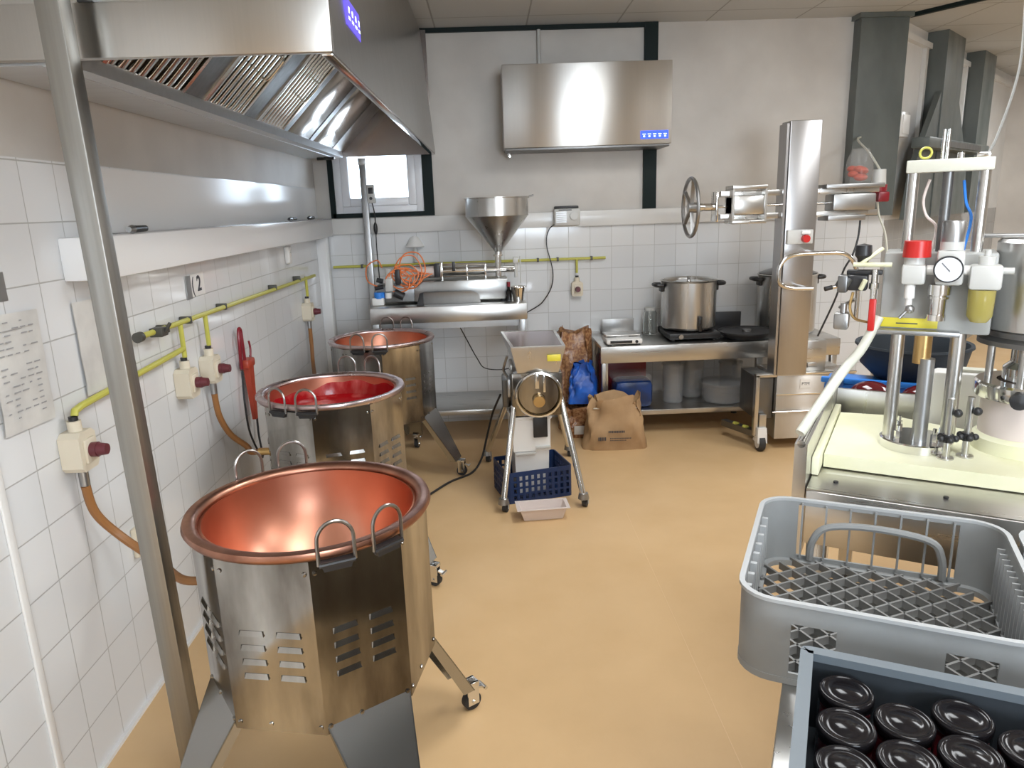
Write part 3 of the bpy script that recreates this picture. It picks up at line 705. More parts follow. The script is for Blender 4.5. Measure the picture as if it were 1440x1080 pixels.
v_ = B().cyl((.17, 0, .20), (.36, 0, .20), .022).cyl((.255, 0, .15), (.255, 0, .30), .022).lathe([(.034, 0), (.034, .012)], (.255, 0, .285), 24).lathe([(.032, 0), (.032, .012)], (.33, 0, .194), 24, Matrix.Identity(4)).obj('valve_body', M['chrome'], f)
B().cyl((.37, 0, .14), (.37, 0, .235), .012).box(.352, .388, -.018, .018, .235, .275, .004).cyl((.40, 0, .10), (.40, 0, .28), .004).obj('nozzle', M['regulator'], f)
n0 = [(.024, .285), (.024, .315), (.205, .545), (.205, .655), (.211, .658), (.211, .662), (.203, .662), (.201, .655), (.201, .547), (.02, .317), (.02, .285)]
B().openlathe([(r, z) for r, z in n0], (.258, 0, 0), 64).obj('cone_hopper', M['steel'], f, 25)
B().cyl((.258 + .2, .05, .655), (.258 + .245, .05, .668), .006).obj('hopper_hook', M['dull'], f)
rg = B().box(-.485, -.435, -.12, -.07, .09, .175, .006).cyl((-.46, -.095, .175), (-.46, -.095, .235), .022).obj('air_regulator', M['regulator'], f)
B().box(-.42, -.385, -.12, -.07, .13, .23, .006).cyl((-.50, -.095, .155), (-.54, -.095, .165), .016).cyl((-.50, -.095, .12), (-.555, -.095, .11), .014).cyl((-.43, -.11, .08), (-.37, -.11, .05), .026).obj('air_fitting', M['black'], rg)
B().cyl((-.53, -.1, .045), (-.53, -.1, .085), .034, n=20).obj('filter_bowl', M['blue_edge'], rg)
B().cyl((-.47, -.1, .045), (-.47, -.1, .08), .022).obj('white_plug', M['white'], rg)
B().box(-.575, -.50, -.13, -.06, .002, .05, .004).obj('white_block', M['white'], f)
random.seed(11)
for k in range(5):
    pts = [(-.44 + .03 * k, -.09, .19)]
    for q_ in range(7):
        a_ = q_ * 1.1 + k
        pts.append((-.40 + .04 * k * .6 + .085 * math.cos(a_), -.11 + .02 * math.sin(a_ * 2), .15 + .02 * k + (.11 if k > 2 else .07) * math.sin(a_)))
    pts.append((-.26 + .02 * k, -.03, .19))
    B().tube(smooth(pts, 6), .0042, 6).obj('air_hose', M['orange'], f)
B().tube(smooth([(-.5, -.09, .24), (-.53, -.09, .29), (-.6, -.08, .25), (-.6, -.09, .16), (-.53, -.1, .12)], 6), .004, 6).obj('air_hose', M['orange'], f)
t = thing('curved_tray', 'curved sheet metal tray leaning on the front of the filling machine', 'tray', (-.27, 4.655, .947))
TR = Matrix(((1, 0, 0, 0), (0, -.28, -1, .05), (0, .96, 0, 0), (0, 0, 0, 1)))
pl = [(-.17, 0), (.20, 0), (.195, .035)] + [(.195 - .06 + .06 * math.cos(a_), .032 + .05 * math.sin(a_)) for a_ in [PI / 2 * k / 6 for k in range(7)]] + [(-.16, .082), (-.17, .075)]
B().prism(pl, .004, TR).obj('sheet', M['dull'], t)
B().hexa([(-.21, -.01, 0), (-.165, -.01, 0), (-.165, .03, 0), (-.21, .03, 0)], [(-.19, .012, .075), (-.165, .012, .08), (-.165, .045, .08), (-.185, .045, .075)]).obj('end_cap', M['black'], t)
t = thing('steel_cup', 'small flared steel cup at the right end of the filling table', 'cup', (.175, 4.70, .946))
B().openlathe([(.032, 0), (.036, .03), (.048, .09), (.056, .094), (.055, .097), (.047, .094), (.034, .03), (.0001, .004), (.0001, 0)], (0, 0, 0), 40).obj('bowl', M['chrome'], t)
t = thing('small_bottle', 'dark little bottle with a red cap beside the steel cup', 'bottle', (.115, 4.72, .946))
B().lathe([(.02, 0), (.02, .065), (.009, .08), (.009, .095)], n=20).obj('body', M['black_gloss'], t); B().cyl((0, 0, .095), (0, 0, .125), .011).obj('cap', M['dark_red'], t)
t = thing('hanging_scoop', 'small white plastic scoop hanging on the tiles above the orange hoses', 'scoop', (-.52, YB - .03, 1.247))
B().openlathe([(.01, .12), (.03, .11), (.065, .05), (.06, .045), (.025, .10), (.008, .11)], (0, 0, 0), 24).obj('cup', M['white'], t); B().box(-.012, .012, -.004, .02, -.06, .06, .004).obj('handle', M['regulator'], t)
o = B().tube(smooth([(-.28, 5.12, .82), (-.2, 5.10, .66), (-.12, 5.08, .50), (-.06, 5.09, .42), (.1, 5.1, .41), (.17, 5.12, .48), (.2, 5.13, .7), (.22, 5.14, .86)], 6), .004, 6).obj('power_cable', M['black'])
tag(o, 'thin dark cable sagging across the tiles below the filling table', 'cable')
# radio on the ledge
t = thing('radio', 'small silver portable radio on the back wall ledge, right of the cone hopper', 'radio', (.545, YB - .06, 1.501))
t.location = (.545, YB - .035, 1.405)
B().box(-.09, .09, -.07, -.002, 0, .115, .012).obj('case', M['regulator'], t)
B().box(-.088, .082, -.05, -.012, .113, .132, .008).obj('carry_handle', M['black'], t)
B().cyl((.045, -.068, .065), (.045, -.08, .065), .027, n=28).obj('tuning_dial', M['regulator'], t)
gr = B()
for k in range(6): gr.box(-.078, -.005, -.0725, -.069, .022 + k * .013, .029 + k * .013)
gr.obj('speaker_grille', M['dull'], t)
B().box(-.06, .03, -.0725, -.069, .102, .108).obj('band_scale', M['black'], t)
o = B().tube(smooth([(.47, 5.14, 1.42), (.42, 5.14, 1.38), (.40, 5.135, 1.28), (.44, 5.135, 1.10), (.43, 5.15, .98), (.37, 5.16, .88), (.32, 5.16, .84), (.24, 5.15, .80)], 6), .004, 6).obj('black_cord', M['black'])
tag(o, 'thin black cord hanging from the silver radio down the tiles', 'cord')

# ------------------------------------------------------------------ low table on the right with the stock pots
LT = (1.24, 4.92, 0)
t = thing('work_table', 'low stainless steel work table carrying the scale and the stock pots', 'table', LT)
x0, x1, y0, y1, H_ = -.535, 1.06, -.27, .24, .63
B().box(x0, x1, y0, y1, H_ - .02, H_, .003).box(x0, x1, y0 - .003, y0 + .012, H_ - .112, H_ - .001, .003).obj('tabletop', M['steel_h'], t)
B().box(x0 + .02, x1 - .02, y0 + .01, y1, .15, .185, .004).obj('shelf', M['steel_h'], t)
B().box(x0 - .0, x0 + .1, y0 + .04, y0 + .05, H_, H_ + .0012).obj('edge_strip', M['dull'], t)
for sx in (x0 + .03, .53, x1 - .03):
    for sy in (y0 + .03, y1 - .03):
        lg = B().box(sx - .02, sx + .02, sy - .02, sy + .02, .03, H_ - .045, .003).obj('leg', M['steel'], t)
        B().cyl((sx, sy, 0), (sx, sy, .03), .022, .016).obj('foot', M['black'], lg)
t = thing('upright_plate', 'grey metal plate propped against the tiles behind the scale', 'plate', (.90, 5.13, H_))
B().box(-.115, .115, -.01, .0, 0, .11, .003).obj('sheet', M['dull'], t)
t = thing('kitchen_scale', 'flat white and steel kitchen scale at the left end of the low table', 'scale', (.865, 4.76, H_))
B().box(-.12, .12, -.10, .11, .01, .045, .012).obj('body', M['white'], t)
B().box(-.115, .115, -.03, .115, .052, .062, .004).obj('weighing_plate', M['steel'], t)
B().box(-.04, .04, -.02, .06, .044, .053).obj('plate_support', M['regulator'], t)
B().box(-.095, .05, -.1015, -.098, .018, .036, .001).obj('display', M['black'], t)
B().cyl((.08, -.098, .027), (.08, -.103, .027), .010).obj('button', M['black'], t)
B().box(-.105, -.085, -.09, -.07, 0, .012).box(.085, .105, -.09, -.07, 0, .012).box(-.105, -.085, .07, .09, 0, .012).box(.085, .105, .07, .09, 0, .012).obj('feet', M['rubber'], t)
t = thing('glass_jar', 'clear glass jar with a screw lid left of the front stock pot', 'jar', (1.118, 5.06, H_ + .001))
B().openlathe([(.046, 0), (.048, .01), (.048, .15), (.038, .17), (.038, .178), (.035, .178), (.035, .168), (.045, .148), (.045, .006), (.0001, .006), (.0001, 0)], n=32).obj('body', M['glass'], t)
B().lathe([(.04, .170), (.04, .19), (.0001, .19)], n=32).obj('lid', M['regulator'], t)
def pot(label, loc, R, hgt, lid):
    t = thing('stock_pot', label, 'pot', loc)
    B().openlathe([(.0001, 0), (R - .012, 0), (R, .014), (R, hgt - .01), (R + .008, hgt), (R + .004, hgt + .004), (R - .006, hgt - .004), (R - .006, .016), (.0001, .012)], n=64).obj('body', M['steel'], t, 30)
    for sg in (-1, 1):
        B().box(sg * (R + .002) - .012 * (1), sg * (R + .002) + .012, -.035, .035, hgt - .075, hgt - .025, .006) \
            .tube(smooth([(sg * R, -.045, hgt - .03), (sg * (R + .045), -.04, hgt - .028), (sg * (R + .055), 0, hgt - .026), (sg * (R + .045), .04, hgt - .028), (sg * R, .045, hgt - .03)], 5), .013, 8).obj('handle', M['black'], t)
    if lid:
        ld = B().lathe([(R - .004, hgt + .002), (R - .002, hgt + .008), (R * .6, hgt + .035), (.03, hgt + .045), (.0001, hgt + .045)], n=48).obj('lid', M['black_gloss'], t)
        B().lathe([(.02, hgt + .043), (.045, hgt + .08), (.04, hgt + .09), (.0001, hgt + .09)], n=24).obj('knob', M['black'], ld)
    else:
        B().lathe([(R - .008, hgt - .02), (R * .6, hgt - .012), (.04, hgt + .0), (.0001, hgt)], n=48).obj('lid', M['chrome'], t)
        B().lathe([(.012, hgt), (.012, hgt + .015), (.022, hgt + .025), (.0001, hgt + .03)], n=20).obj('lid_knob', M['chrome'], t)
    return t
def hob(label, loc, w_, d_, h_):
    t = thing('electric_hob', label, 'hob', loc)
    B().box(-w_ / 2, w_ / 2, -d_ / 2, d_ / 2, .012, h_ - .012, .012).obj('case', M['black'], t)
    B().lathe([(.15, h_ - .014), (.155, h_ - .004), (.15, h_), (.0001, h_)], n=48).obj('hot_plate', M['black_gloss'], t)
    B().cyl((-w_ * .28, -d_ / 2, h_ * .5), (-w_ * .28, -d_ / 2 - .016, h_ * .5), .016).obj('knob', M['dull'], t)
    B().cyl((-w_ * .4, -d_ * .4, 0), (-w_ * .4, -d_ * .4, .014), .014).cyl((w_ * .4, -d_ * .4, 0), (w_ * .4, -d_ * .4, .014), .014).cyl((-w_ * .4, d_ * .4, 0), (-w_ * .4, d_ * .4, .014), .014).cyl((w_ * .4, d_ * .4, 0), (w_ * .4, d_ * .4, .014), .014).obj('feet', M['rubber'], t)
hob('black electric hob under the front stock pot', (1.35, 4.90, H_ + .001), .35, .35, .068)
p1 = pot('tall shiny stock pot standing on the black hob in the middle of the low table', (1.345, 4.90, H_ + .070), .183, .325, False)
B().cyl((.03, -.186, .045), (.03, -.21, .04), .012).box(.018, .042, -.205, -.186, .0, .10, .005).obj('drain_tap', M['black'], p1)
t = thing('round_griddle', 'round black cast griddle plate lying on the low table right of the shiny pot', 'griddle', (1.718, 4.79, H_ + .001))
B().lathe([(.14, 0), (.175, .03), (.188, .042), (.188, .05), (.178, .052), (.17, .046), (.0001, .044)], n=56).obj('plate', M['black'], t)
B().box(-.18, .06, .29, .312, .0, .135, .004).obj('splash_back', M['black'], t)
B().cyl((0, 0, .044), (0, 0, .058), .03).obj('hub', M['dull'], t)
pot('second stock pot with black handles, behind the steel column of the lifter', (2.065, 5.0, H_ + .001), .195, .40, True)
# things below the low table
t = thing('blue_pack', 'clear wrapped blue pack on the low table shelf beside the open sack', 'pack', (.96, 4.80, .186))
B().box(-.15, .11, -.1, .1, 0, .19, .04).obj('contents', M['navy_film'], t); B().box(-.17, .1, -.11, .11, .19, .235, .02).obj('wrapping', M['clear_film'], t)
t = thing('dark_red_box', 'dark red box at the back of the low table shelf', 'box', (.92, 5.06, .186))
B().box(-.16, .16, -.07, .07, 0, .30, .004).obj('carton', M['dark_red'], t); B().box(-.16, .16, -.071, .071, .30, .305).obj('lid', M['dark_red'], t)
for k, (x, y, r, h) in enumerate(((1.235, 4.84, .075, .27), (1.40, 4.98, .09, .27), (1.58, 4.82, .15, .13), (1.70, 5.03, .08, .22))):
    lab = ('tall clear plastic jar on the shelf behind the blue pack', 'clear plastic jar at the back of the shelf below the shiny pot', 'wide crumpled clear bowl at the front of the low table shelf', 'clear container behind the wide bowl on the shelf')[k]
    t = thing('clear_container', lab, 'container', (x, y, .186))
    B().openlathe([(.0001, 0), (r * .8, 0), (r * .9, .01), (r, h), (r + .006, h), (r + .004, h + .004), (r - .004, h), (r * .86, .012), (.0001, .008)], n=32).obj('body', M['fog_plastic'], t)
    B().lathe([(r + .004, h + .004), (r + .004, h + .012), (.0001, h + .014)], n=32).obj('lid', M['fog_plastic'], t)

# ------------------------------------------------------------------ sacks on the floor
def sack(name, label, cat, loc, rz, w_, d_, h_, m, lean=0, top_pinch=.3, flare=0, seed=1, open_top=False):
    t = thing(name, label, cat, loc, rz)
    random.seed(seed); nz, na = 12, 36; prof = []
    ph = [random.uniform(0, 6.28) for _ in range(6)]
    vs, fs = [], []
    for j in range(nz + 1):
        f_ = j / nz
        dd = d_ * (1 - (1 - top_pinch) * f_ ** 1.3) * (1 + .18 * math.sin(PI * min(1, f_ * 1.3)))
        ww = w_ * (1 - flare * f_) * (1 + .03 * math.sin(9 * f_ + ph[0]))
        for k in range(na):
            a_ = 2 * PI * k / na; c_, s_ = math.cos(a_), math.sin(a_)
            ex = .45
            x = ww / 2 * math.copysign(abs(c_) ** ex, c_); y = dd / 2 * math.copysign(abs(s_) ** ex, s_)
            wr = .010 * (math.sin(5 * a_ + 7 * f_ + ph[1]) + math.sin(11 * a_ - 13 * f_ + ph[2]) * .6) * (.4 + f_)
            zz = h_ * f_ + (.02 * math.sin(4 * a_ + ph[3]) + .012 * math.sin(9 * a_ + ph[4])) * f_ ** 3
            vs.append((x + wr, y + wr + lean * f_, zz))
    for j in range(nz):
        for k in range(na):
            fs.append((j * na + k, j * na + (k + 1) % na, (j + 1) * na + (k + 1) % na, (j + 1) * na + k))
    fs.append(list(range(na))[::-1])
    if not open_top: fs.append([nz * na + k for k in range(na)])
    else:
        o0 = len(vs)
        for q_, (zf, sc_) in enumerate(((-.05, .86), (-.09, .7))):
            for k in range(na):
                p = vs[nz * na + k]; cy = lean
                vs.append((p[0] * sc_, (p[1] - cy) * sc_ + cy, h_ + zf))
        for k in range(na):
            a1, a2 = nz * na + k, nz * na + (k + 1) % na
            fs.append((a1, a2, o0 + (k + 1) % na, o0 + k)); fs.append((o0 + k, o0 + (k + 1) % na, o0 + na + (k + 1) % na, o0 + na + k))
        fs.append([o0 + na + k for k in range(na)])
    B().add(vs, fs).obj('bag', m, t, 70)
    return t
t = sack('paper_sack', 'open brown paper sack standing on the floor in front of the low table', 'sack', (.768, 4.50, 0), -.05, .41, .20, .33, M['kraft'], .0, .75, .24, 4, True)
B().hexa([(-.14, -.07, .27), (.14, -.07, .27), (.14, .05, .28), (-.14, .05, .28)], [(-.05, -.03, .30), (.07, -.02, .31), (.06, .03, .31), (-.06, .03, .30)]).obj('filling', M['cream'], t)
pr = B()
random.seed(5)
for r_, (xa, xb, z_, h2) in enumerate(((-.05, .05, .125, .014), (-.115, -.07, .075, .022), (-.04, .09, .085, .006), (-.04, .06, .072, .005))):
    x = xa
    while x < xb: pr.box(x, x + .007, -.128, -.124, z_, z_ + h2); x += .0105
pr.obj('print', M['ink'], t)
t = sack('nut_sack', 'tall clear bag of nuts standing behind the steel mill', 'sack', (.565, 4.93, 0), 0, .24, .17, .70, M['nut'], .03, .45, .06, 9)
B().box(-.105, .07, -.092, -.088, .05, .09).obj('label', M['bag_white'], t)
t = sack('blue_sack', 'blue plastic bag slumped in front of the tall bag of nuts', 'sack', (.60, 4.745, .235), 0, .22, .10, .26, M['blue_bag'], .02, .4, .45, 12)
t = sack('nut_sack', 'short clear bag of nuts under the blue plastic bag', 'sack', (.585, 4.75, 0), 0, .22, .13, .20, M['nut'], 0, .95, 0, 15)
B().box(-.06, .04, -.088, -.082, .03, .09, .002).obj('label', M['bag_white'], t)

# ------------------------------------------------------------------ steel mill on round legs, with its bucket, crate and tray
t = thing('nut_mill', 'steel nut mill with a flat hopper and round front cover on four round legs', 'mill', (.22, 3.88, 0))
hp = [(-.130, -.235), (.150, -.235), (.143, .265), (-.175, .265)]
hi = [(-.115, -.218), (.135, -.218), (.128, .248), (-.16, .248)]
lo = [(-.07, -.17), (.09, -.17), (.08, .1), (-.09, .1)]
hb = B()
vs = [(x, y, .845) for x, y in hp] + [(x, y, .845) for x, y in hi] + [(x, y, .775) for x, y in lo] + [(x * 1.0, y, .835) for x, y in hp]
vs += [(-.10, -.205, .70), (.115, -.205, .70), (.115, .20, .70), (-.12, .20, .70)]
fs = []
for k in range(4):
    j = (k + 1) % 4
    fs += [(k, j, 4 + j, 4 + k), (4 + k, 4 + j, 8 + j, 8 + k), (12 + j, 12 + k, k, j), (16 + j, 16 + k, 12 + k, 12 + j)]
fs += [(8, 9, 10, 11), (19, 18, 17, 16)]
hop = hb.add(vs, fs).obj('hopper', M['steel'], t, 20)
B().hexa([(x, y, .842) for x, y in hi], [(x * 1.0, y, .844) for x, y in hi]).obj('hopper_lining', M['fume'], hop)
B().box(.055, .125, -.238, -.2345, .765, .80, .001).obj('yellow_sticker', M['yellow'], hop)
B().box(-.135, .135, -.20, .20, .462, .70, .012).obj('body', M['mirror'], t)
dc = B().lathe([(.118, 0), (.118, .016), (.108, .02), (.104, .012), (.0001, .012)], n=56, M=Matrix.Translation((.008, -.20, .585)) @ Matrix.Rotation(PI / 2, 4, 'X')).obj('round_cover', M['mirror'], t, 30)
B().openlathe([(.122, .016), (.126, .022), (.122, .028), (.113, .03), (.108, .022), (.112, .016)], n=56, M=Matrix.Translation((.008, -.20, .585)) @ Matrix.Rotation(PI / 2, 4, 'X')).obj('cover_ring', M['chrome'], dc)
B().box(-.012, .012, -.235, -.215, .62, .705, .004).box(.03, .045, -.235, -.215, .60, .70, .004).obj('latch', M['chrome'], dc)
B().lathe([(.03, 0), (.034, .02), (.03, .04), (.0001, .04)], n=24, M=Matrix.Translation((.008, -.215, .555)) @ Matrix.Rotation(PI / 2, 4, 'X')).obj('outlet_boss', M['brass'], dc)
B().box(-.155, -.135, -.16, .0, .56, .66, .006).tube(smooth([(-.15, -.1, .66), (-.17, -.12, .70), (-.165, -.16, .74), (-.15, -.18, .79)], 5), .007, 8).obj('side_lever', M['dull'], t)
B().box(-.18, -.135, .0, .17, .46, .62, .01).obj('motor_box', M['dark_steel'], t)
for (a_, b_) in (((-.118, -.17, .545), (-.198, -.375, .06)), ((.125, -.17, .56), (.222, -.35, .06)), ((-.125, .17, .52), (-.285, .40, .06)), ((.12, .17, .52), (.23, .44, .06))):
    lg = B().cyl(a_, b_, .0165, n=20).obj('leg', M['chrome'], t)
    B().cyl(Vector(b_) + Vector((0, 0, .018)), Vector(b_) + Vector((0, 0, -.012)), .024, .03).obj('socket', M['dull'], lg)
    c = Vector((b_[0] + .008, b_[1] + .008, 0))
    B().cyl(c + Vector((-.01, .004, .026)), c + Vector((.012, -.004, .026)), .026, n=24).obj('wheel', M['rubber'], lg)
    B().box(c.x - .018, c.x - .013, c.y - .018, c.y + .018, .02, .056).box(c.x + .013, c.x + .018, c.y - .018, c.y + .018, .02, .056).box(c.x - .018, c.x + .018, c.y - .018, c.y + .018, .052, .06).obj('fork', M['regulator'], lg)
o = B().tube(smooth([(-.62, 3.35, .008), (-.40, 3.745, .008), (-.28, 3.95, .008), (-.16, 4.08, .008), (-.10, 4.17, .06), (-.06, 4.18, .2), (-.02, 4.12, .36), (.03, 4.02, .50)], 8), .0065, 8).obj('mill_cable', M['black'])
tag(o, 'black power cable running over the floor from the steel mill', 'cable')
CB = Matrix.Rotation(.26, 4, 'Z')
t = thing('plastic_crate', 'blue lattice plastic crate on the floor under the steel mill', 'crate', (.186, 3.785, 0), .26)
W_, D_, H_ = .37, .29, .175
pa = rrect(W_, D_, .02, 3, 20)
zs = [0, .02, .045, .055, .08, .09, .115, .125, .15, .175]
def cm(i, j):
    if j in (0, 8): return True
    if j in (2, 4, 6): return True
    return (i % 2 == 0) or (i % 23 < 3)
B().sheet(pa, zs, cm, .006).obj('side_walls', M['blue_crate'], t)
fl = B()
for k in range(13): fl.box(-W_ / 2 + .012 + k * (W_ - .036) / 12, -W_ / 2 + .024 + k * (W_ - .036) / 12, -D_ / 2 + .006, D_ / 2 - .006, .004, .012)
for k in range(9): fl.box(-W_ / 2 + .006, W_ / 2 - .006, -D_ / 2 + .012 + k * (D_ - .036) / 8, -D_ / 2 + .022 + k * (D_ - .036) / 8, .005, .011)
fl.obj('bottom_grid', M['blue_crate'], t)
t = thing('plastic_bin', 'white plastic bin with a dark cut-out standing in the blue crate', 'bin', (.178, 3.815, .0125), .10)
bn = B()
w0, w1, hh = .088, .103, .440
def ringv(w_, z): return [(-w_, -w_, z), (w_, -w_, z), (w_, w_, z), (-w_, w_, z)]
lay = [ringv(w0, 0), ringv(w0 + .006, .24), ringv(w0 + .013, .245), ringv(w1, .42), ringv(w1 + .006, .425), ringv(w1 + .006, hh), ringv(w1 - .004, hh), ringv(w0 - .002, .02)]
vs = [p for l in lay for p in l]; fs = [(3, 2, 1, 0)]
for i in range(len(lay) - 1):
    for k in range(4): fs.append((i * 4 + k, i * 4 + (k + 1) % 4, i * 4 + 4 + (k + 1) % 4, i * 4 + 4 + k))
fs.append([28, 29, 30, 31])
bn.add(vs, fs).obj('shell', M['white'], t)
B().box(.008, .084, -.121, -.108, .325, .435, .002).obj('dark_opening', M['black'], t)
B().box(-.095, .02, -.118, -.1, .232, .24).box(.02, .1, -.118, -.1, .262, .27).obj('seam', M['regulator'], t)
t = thing('food_tray', 'small empty pinkish white plastic tray on the floor in front of the mill', 'tray', (.217, 3.425, .002), .07)
def ring_(w_, d_, z): return [(-w_, -d_, z), (w_, -d_, z), (w_, d_, z), (-w_, d_, z)]
lay = [ring_(.098, .038, 0), ring_(.118, .055, .062), ring_(.134, .066, .064), ring_(.134, .066, .067), ring_(.116, .053, .067), ring_(.096, .036, .004)]
vs = [p for l in lay for p in l]; fs = [(3, 2, 1, 0)]
for i in range(5):
    for k in range(4): fs.append((i * 4 + k, i * 4 + (k + 1) % 4, i * 4 + 4 + (k + 1) % 4, i * 4 + 4 + k))
fs.append((20, 21, 22, 23))
B().add(vs, fs).obj('shell', M['tray_plastic'], t)

# ------------------------------------------------------------------ column lifter with its clamp arms
t = thing('drum_lifter', 'tall stainless steel column lifter with a handwheel clamp and tubular handle', 'lifter', (1.82, 4.25, 0))
B().box(-.095, .085, 0, .13, .49, 1.965, .004).box(-.112, -.098, .01, .12, .49, 1.95).obj('column', M['lift_steel'], t)
cab = B().box(-.085, .40, .02, .36, .075, .485, .006).obj('cabinet', M['hood'], t)
B().box(-.09, .405, .012, .03, .485, .5, .003).box(-.085, .40, .014, .022, .36, .366).obj('edge_trim', M['chrome'], cab)
B().cyl((-.11, .005, .255), (.36, .005, .255), .006).obj('rail', M['chrome'], cab)
st = B().box(.06, .125, .016, .021, .40, .455).obj('sticker', M['white'], cab)
text('PTM', .026, M['ink'], st, (.0925, .0155, .427), (PI / 2, 0, 0), 'print')
B().box(-.2, -.09, .06, .34, .20, .47, .004).obj('side_box', M['dark_steel'], t)
B().box(-.215, -.19, .02, .06, .10, .49, .003).box(-.215, -.085, .02, .06, .475, .495, .003).obj('frame', M['steel'], t)
B().box(-.185, -.14, .015, .07, .15, .24, .003).obj('caster_post', M['steel'], t)
ft = B().bar((-.165, .04, .10), (-.30, .34, .10), .045, .04).obj('fork_leg', M['dark_steel'], t)
B().cyl((-.215, .14, .115), (-.225, .165, .115), .018).cyl((-.25, .22, .115), (-.26, .245, .115), .018).obj('bumper', M['gas'], ft)
wh = B().cyl((-.185, .03, .055), (-.15, .03, .055), .054, n=32).obj('wheel', M['rubber'], t)
B().cyl((-.19, .03, .055), (-.145, .03, .055), .036, n=24).hexa([(-.198, -.01, .06), (-.137, -.01, .06), (-.137, .075, .06), (-.198, .075, .06)], [(-.195, .0, .155), (-.14, .0, .155), (-.14, .06, .155), (-.195, .06, .155)]).obj('wheel_cover', M['white'], wh)
B().box(.10, .25, .10, .3, .485, .68, .006).box(.13, .19, .09, .1, .51, .54, .003).obj('motor_box', M['steel_h'], t)
for z in (1.445, 1.575):
    arm = B().box(-.47, -.11, .03, .075, z - .016, z + .016, .003).obj('clamp_rail', M['steel'], t)
    B().box(.085, .46, .03, .075, z - .016, z + .016, .003).obj('clamp_rail', M['steel'], t)
B().cyl((-.55, .05, 1.505), (-.11, .05, 1.505), .008).cyl((.085, .05, 1.505), (.44, .05, 1.505), .008).obj('screw_rod', M['chrome'], arm)
B().box(-.42, -.22, -.02, .10, 1.455, 1.565, .01).box(-.42, -.22, -.03, .11, 1.60, 1.62, .003).box(-.42, -.22, -.03, .11, 1.405, 1.425, .003).box(-.42, -.408, -.03, .11, 1.42, 1.6).box(-.232, -.22, -.03, .11, 1.42, 1.6).obj('left_carriage', M['steel'], t)
B().box(.17, .42, -.02, .10, 1.46, 1.555, .01).box(.12, .46, -.03, .11, 1.585, 1.61, .003).box(.14, .36, -.03, .11, 1.405, 1.435, .003).obj('right_carriage', M['dull'], t)
B().box(-.505, -.49, .0, .1, 1.42, 1.59, .003).cyl((-.56, .05, 1.505), (-.50, .05, 1.505), .022).cyl((-.6, .05, 1.505), (-.56, .05, 1.505), .03, .02).obj('end_bracket', M['chrome'], arm)
hw = B().tube([(-.64, .05 + .165 * math.cos(2 * PI * k / 48), 1.505 + .165 * math.sin(2 * PI * k / 48)) for k in range(48)], .011, 10, True).obj('handwheel', M['dull'], t)
sp = B().cyl((-.655, .05, 1.505), (-.60, .05, 1.505), .03)
for k in range(5):
    a_ = PI / 2 + 2 * PI * k / 5 + .3
    sp.bar((-.635, .05 + .02 * math.cos(a_), 1.505 + .02 * math.sin(a_)), (-.64, .05 + .16 * math.cos(a_), 1.505 + .16 * math.sin(a_)), .02, .012)
sp.obj('spoke_hub', M['dull'], hw)
hd = [(.0, -.20, 1.04), (-.12, -.20, 1.045), (-.185, -.2, 1.07), (-.20, -.2, 1.13), (-.185, -.2, 1.19), (-.12, -.2, 1.23), (.05, -.2, 1.235), (.17, -.2, 1.225), (.235, -.2, 1.16), (.26, -.2, 1.03), (.262, -.2, .86)]
hn = B().tube(smooth(hd, 6), .0125, 12).obj('push_handle', M['chrome'], t)
B().cyl((.10, -.2, 1.04), (.245, -.2, 1.065), .011).cyl((.255, -.2, .97), (.255, -.02, .9), .011).cyl((-.02, -.2, 1.04), (-.02, 0, 1.04), .010).cyl((.04, -.2, 1.235), (.04, 0, 1.235), .01).obj('handle_stay', M['chrome'], hn)
B().cyl((.07, -.2, 1.034), (.11, -.2, 1.042), .013).obj('grip_cap', M['black'], hn)
sb = B().box(-.09, .06, -.03, .0, 1.28, 1.36, .004).obj('switch_plate', M['regulator'], t)
B().cyl((.01, -.03, 1.31), (.01, -.06, 1.31), .022).obj('stop_button', M['red'], sb); B().box(-.015, .035, -.05, -.03, 1.335, 1.355, .004).obj('button_guard', M['white'], sb)
o = B().tube(smooth([(2.19, 4.30, 1.40), (2.185, 4.3, 1.30), (2.16, 4.3, 1.20), (2.12, 4.32, 1.1), (2.10, 4.34, .95), (2.02, 4.38, .70)], 6), .006, 8).obj('lifter_cable', M['black'])
tag(o, 'black cable hanging from the right clamp arm of the column lifter', 'cable')
t = thing('clear_bag', 'clear bag with orange fittings standing on the right clamp arm', 'bag', (2.155, 4.29, 1.611))
B().lathe([(.0001, 0), (.07, .005), (.078, .05), (.07, .13), (.045, .19), (.0001, .20)], n=28).obj('film', M['clear_film'], t)
rb = B()
random.seed(2)
for k in range(10): rb.ball((random.uniform(-.038, .038), random.uniform(-.03, .03), .03 + random.uniform(0, .07)), .024, 1.3, 1, .8, 6)
rb.obj('contents', M['red_tool'], t)
t = thing('plug_socket', 'grey and red industrial plug hanging beside the green grey column', 'plug', (2.36, 4.45, 1.50))
B().cyl((0, 0, .10), (0, 0, .19), .042, .036).obj('socket_body', M['regulator'], t); B().cyl((.01, 0, .02), (.005, 0, .10), .036, .046).box(-.02, .05, -.05, .02, .0, .06, .01).obj('red_plug', M['dark_red'], t)
B().tube(smooth([(0, 0, .02), (.02, 0, -.08), (.06, -.02, -.2), (.08, -.04, -.4), (.08, -.05, -.6)], 5), .007, 6).obj('lead', M['rail'], t)
B().tube(smooth([(0, 0, .19), (.03, .2, .3), (.1, .5, .4), (.28, .77, .44)], 5), .007, 6).obj('feed_cable', M['rail'], t)

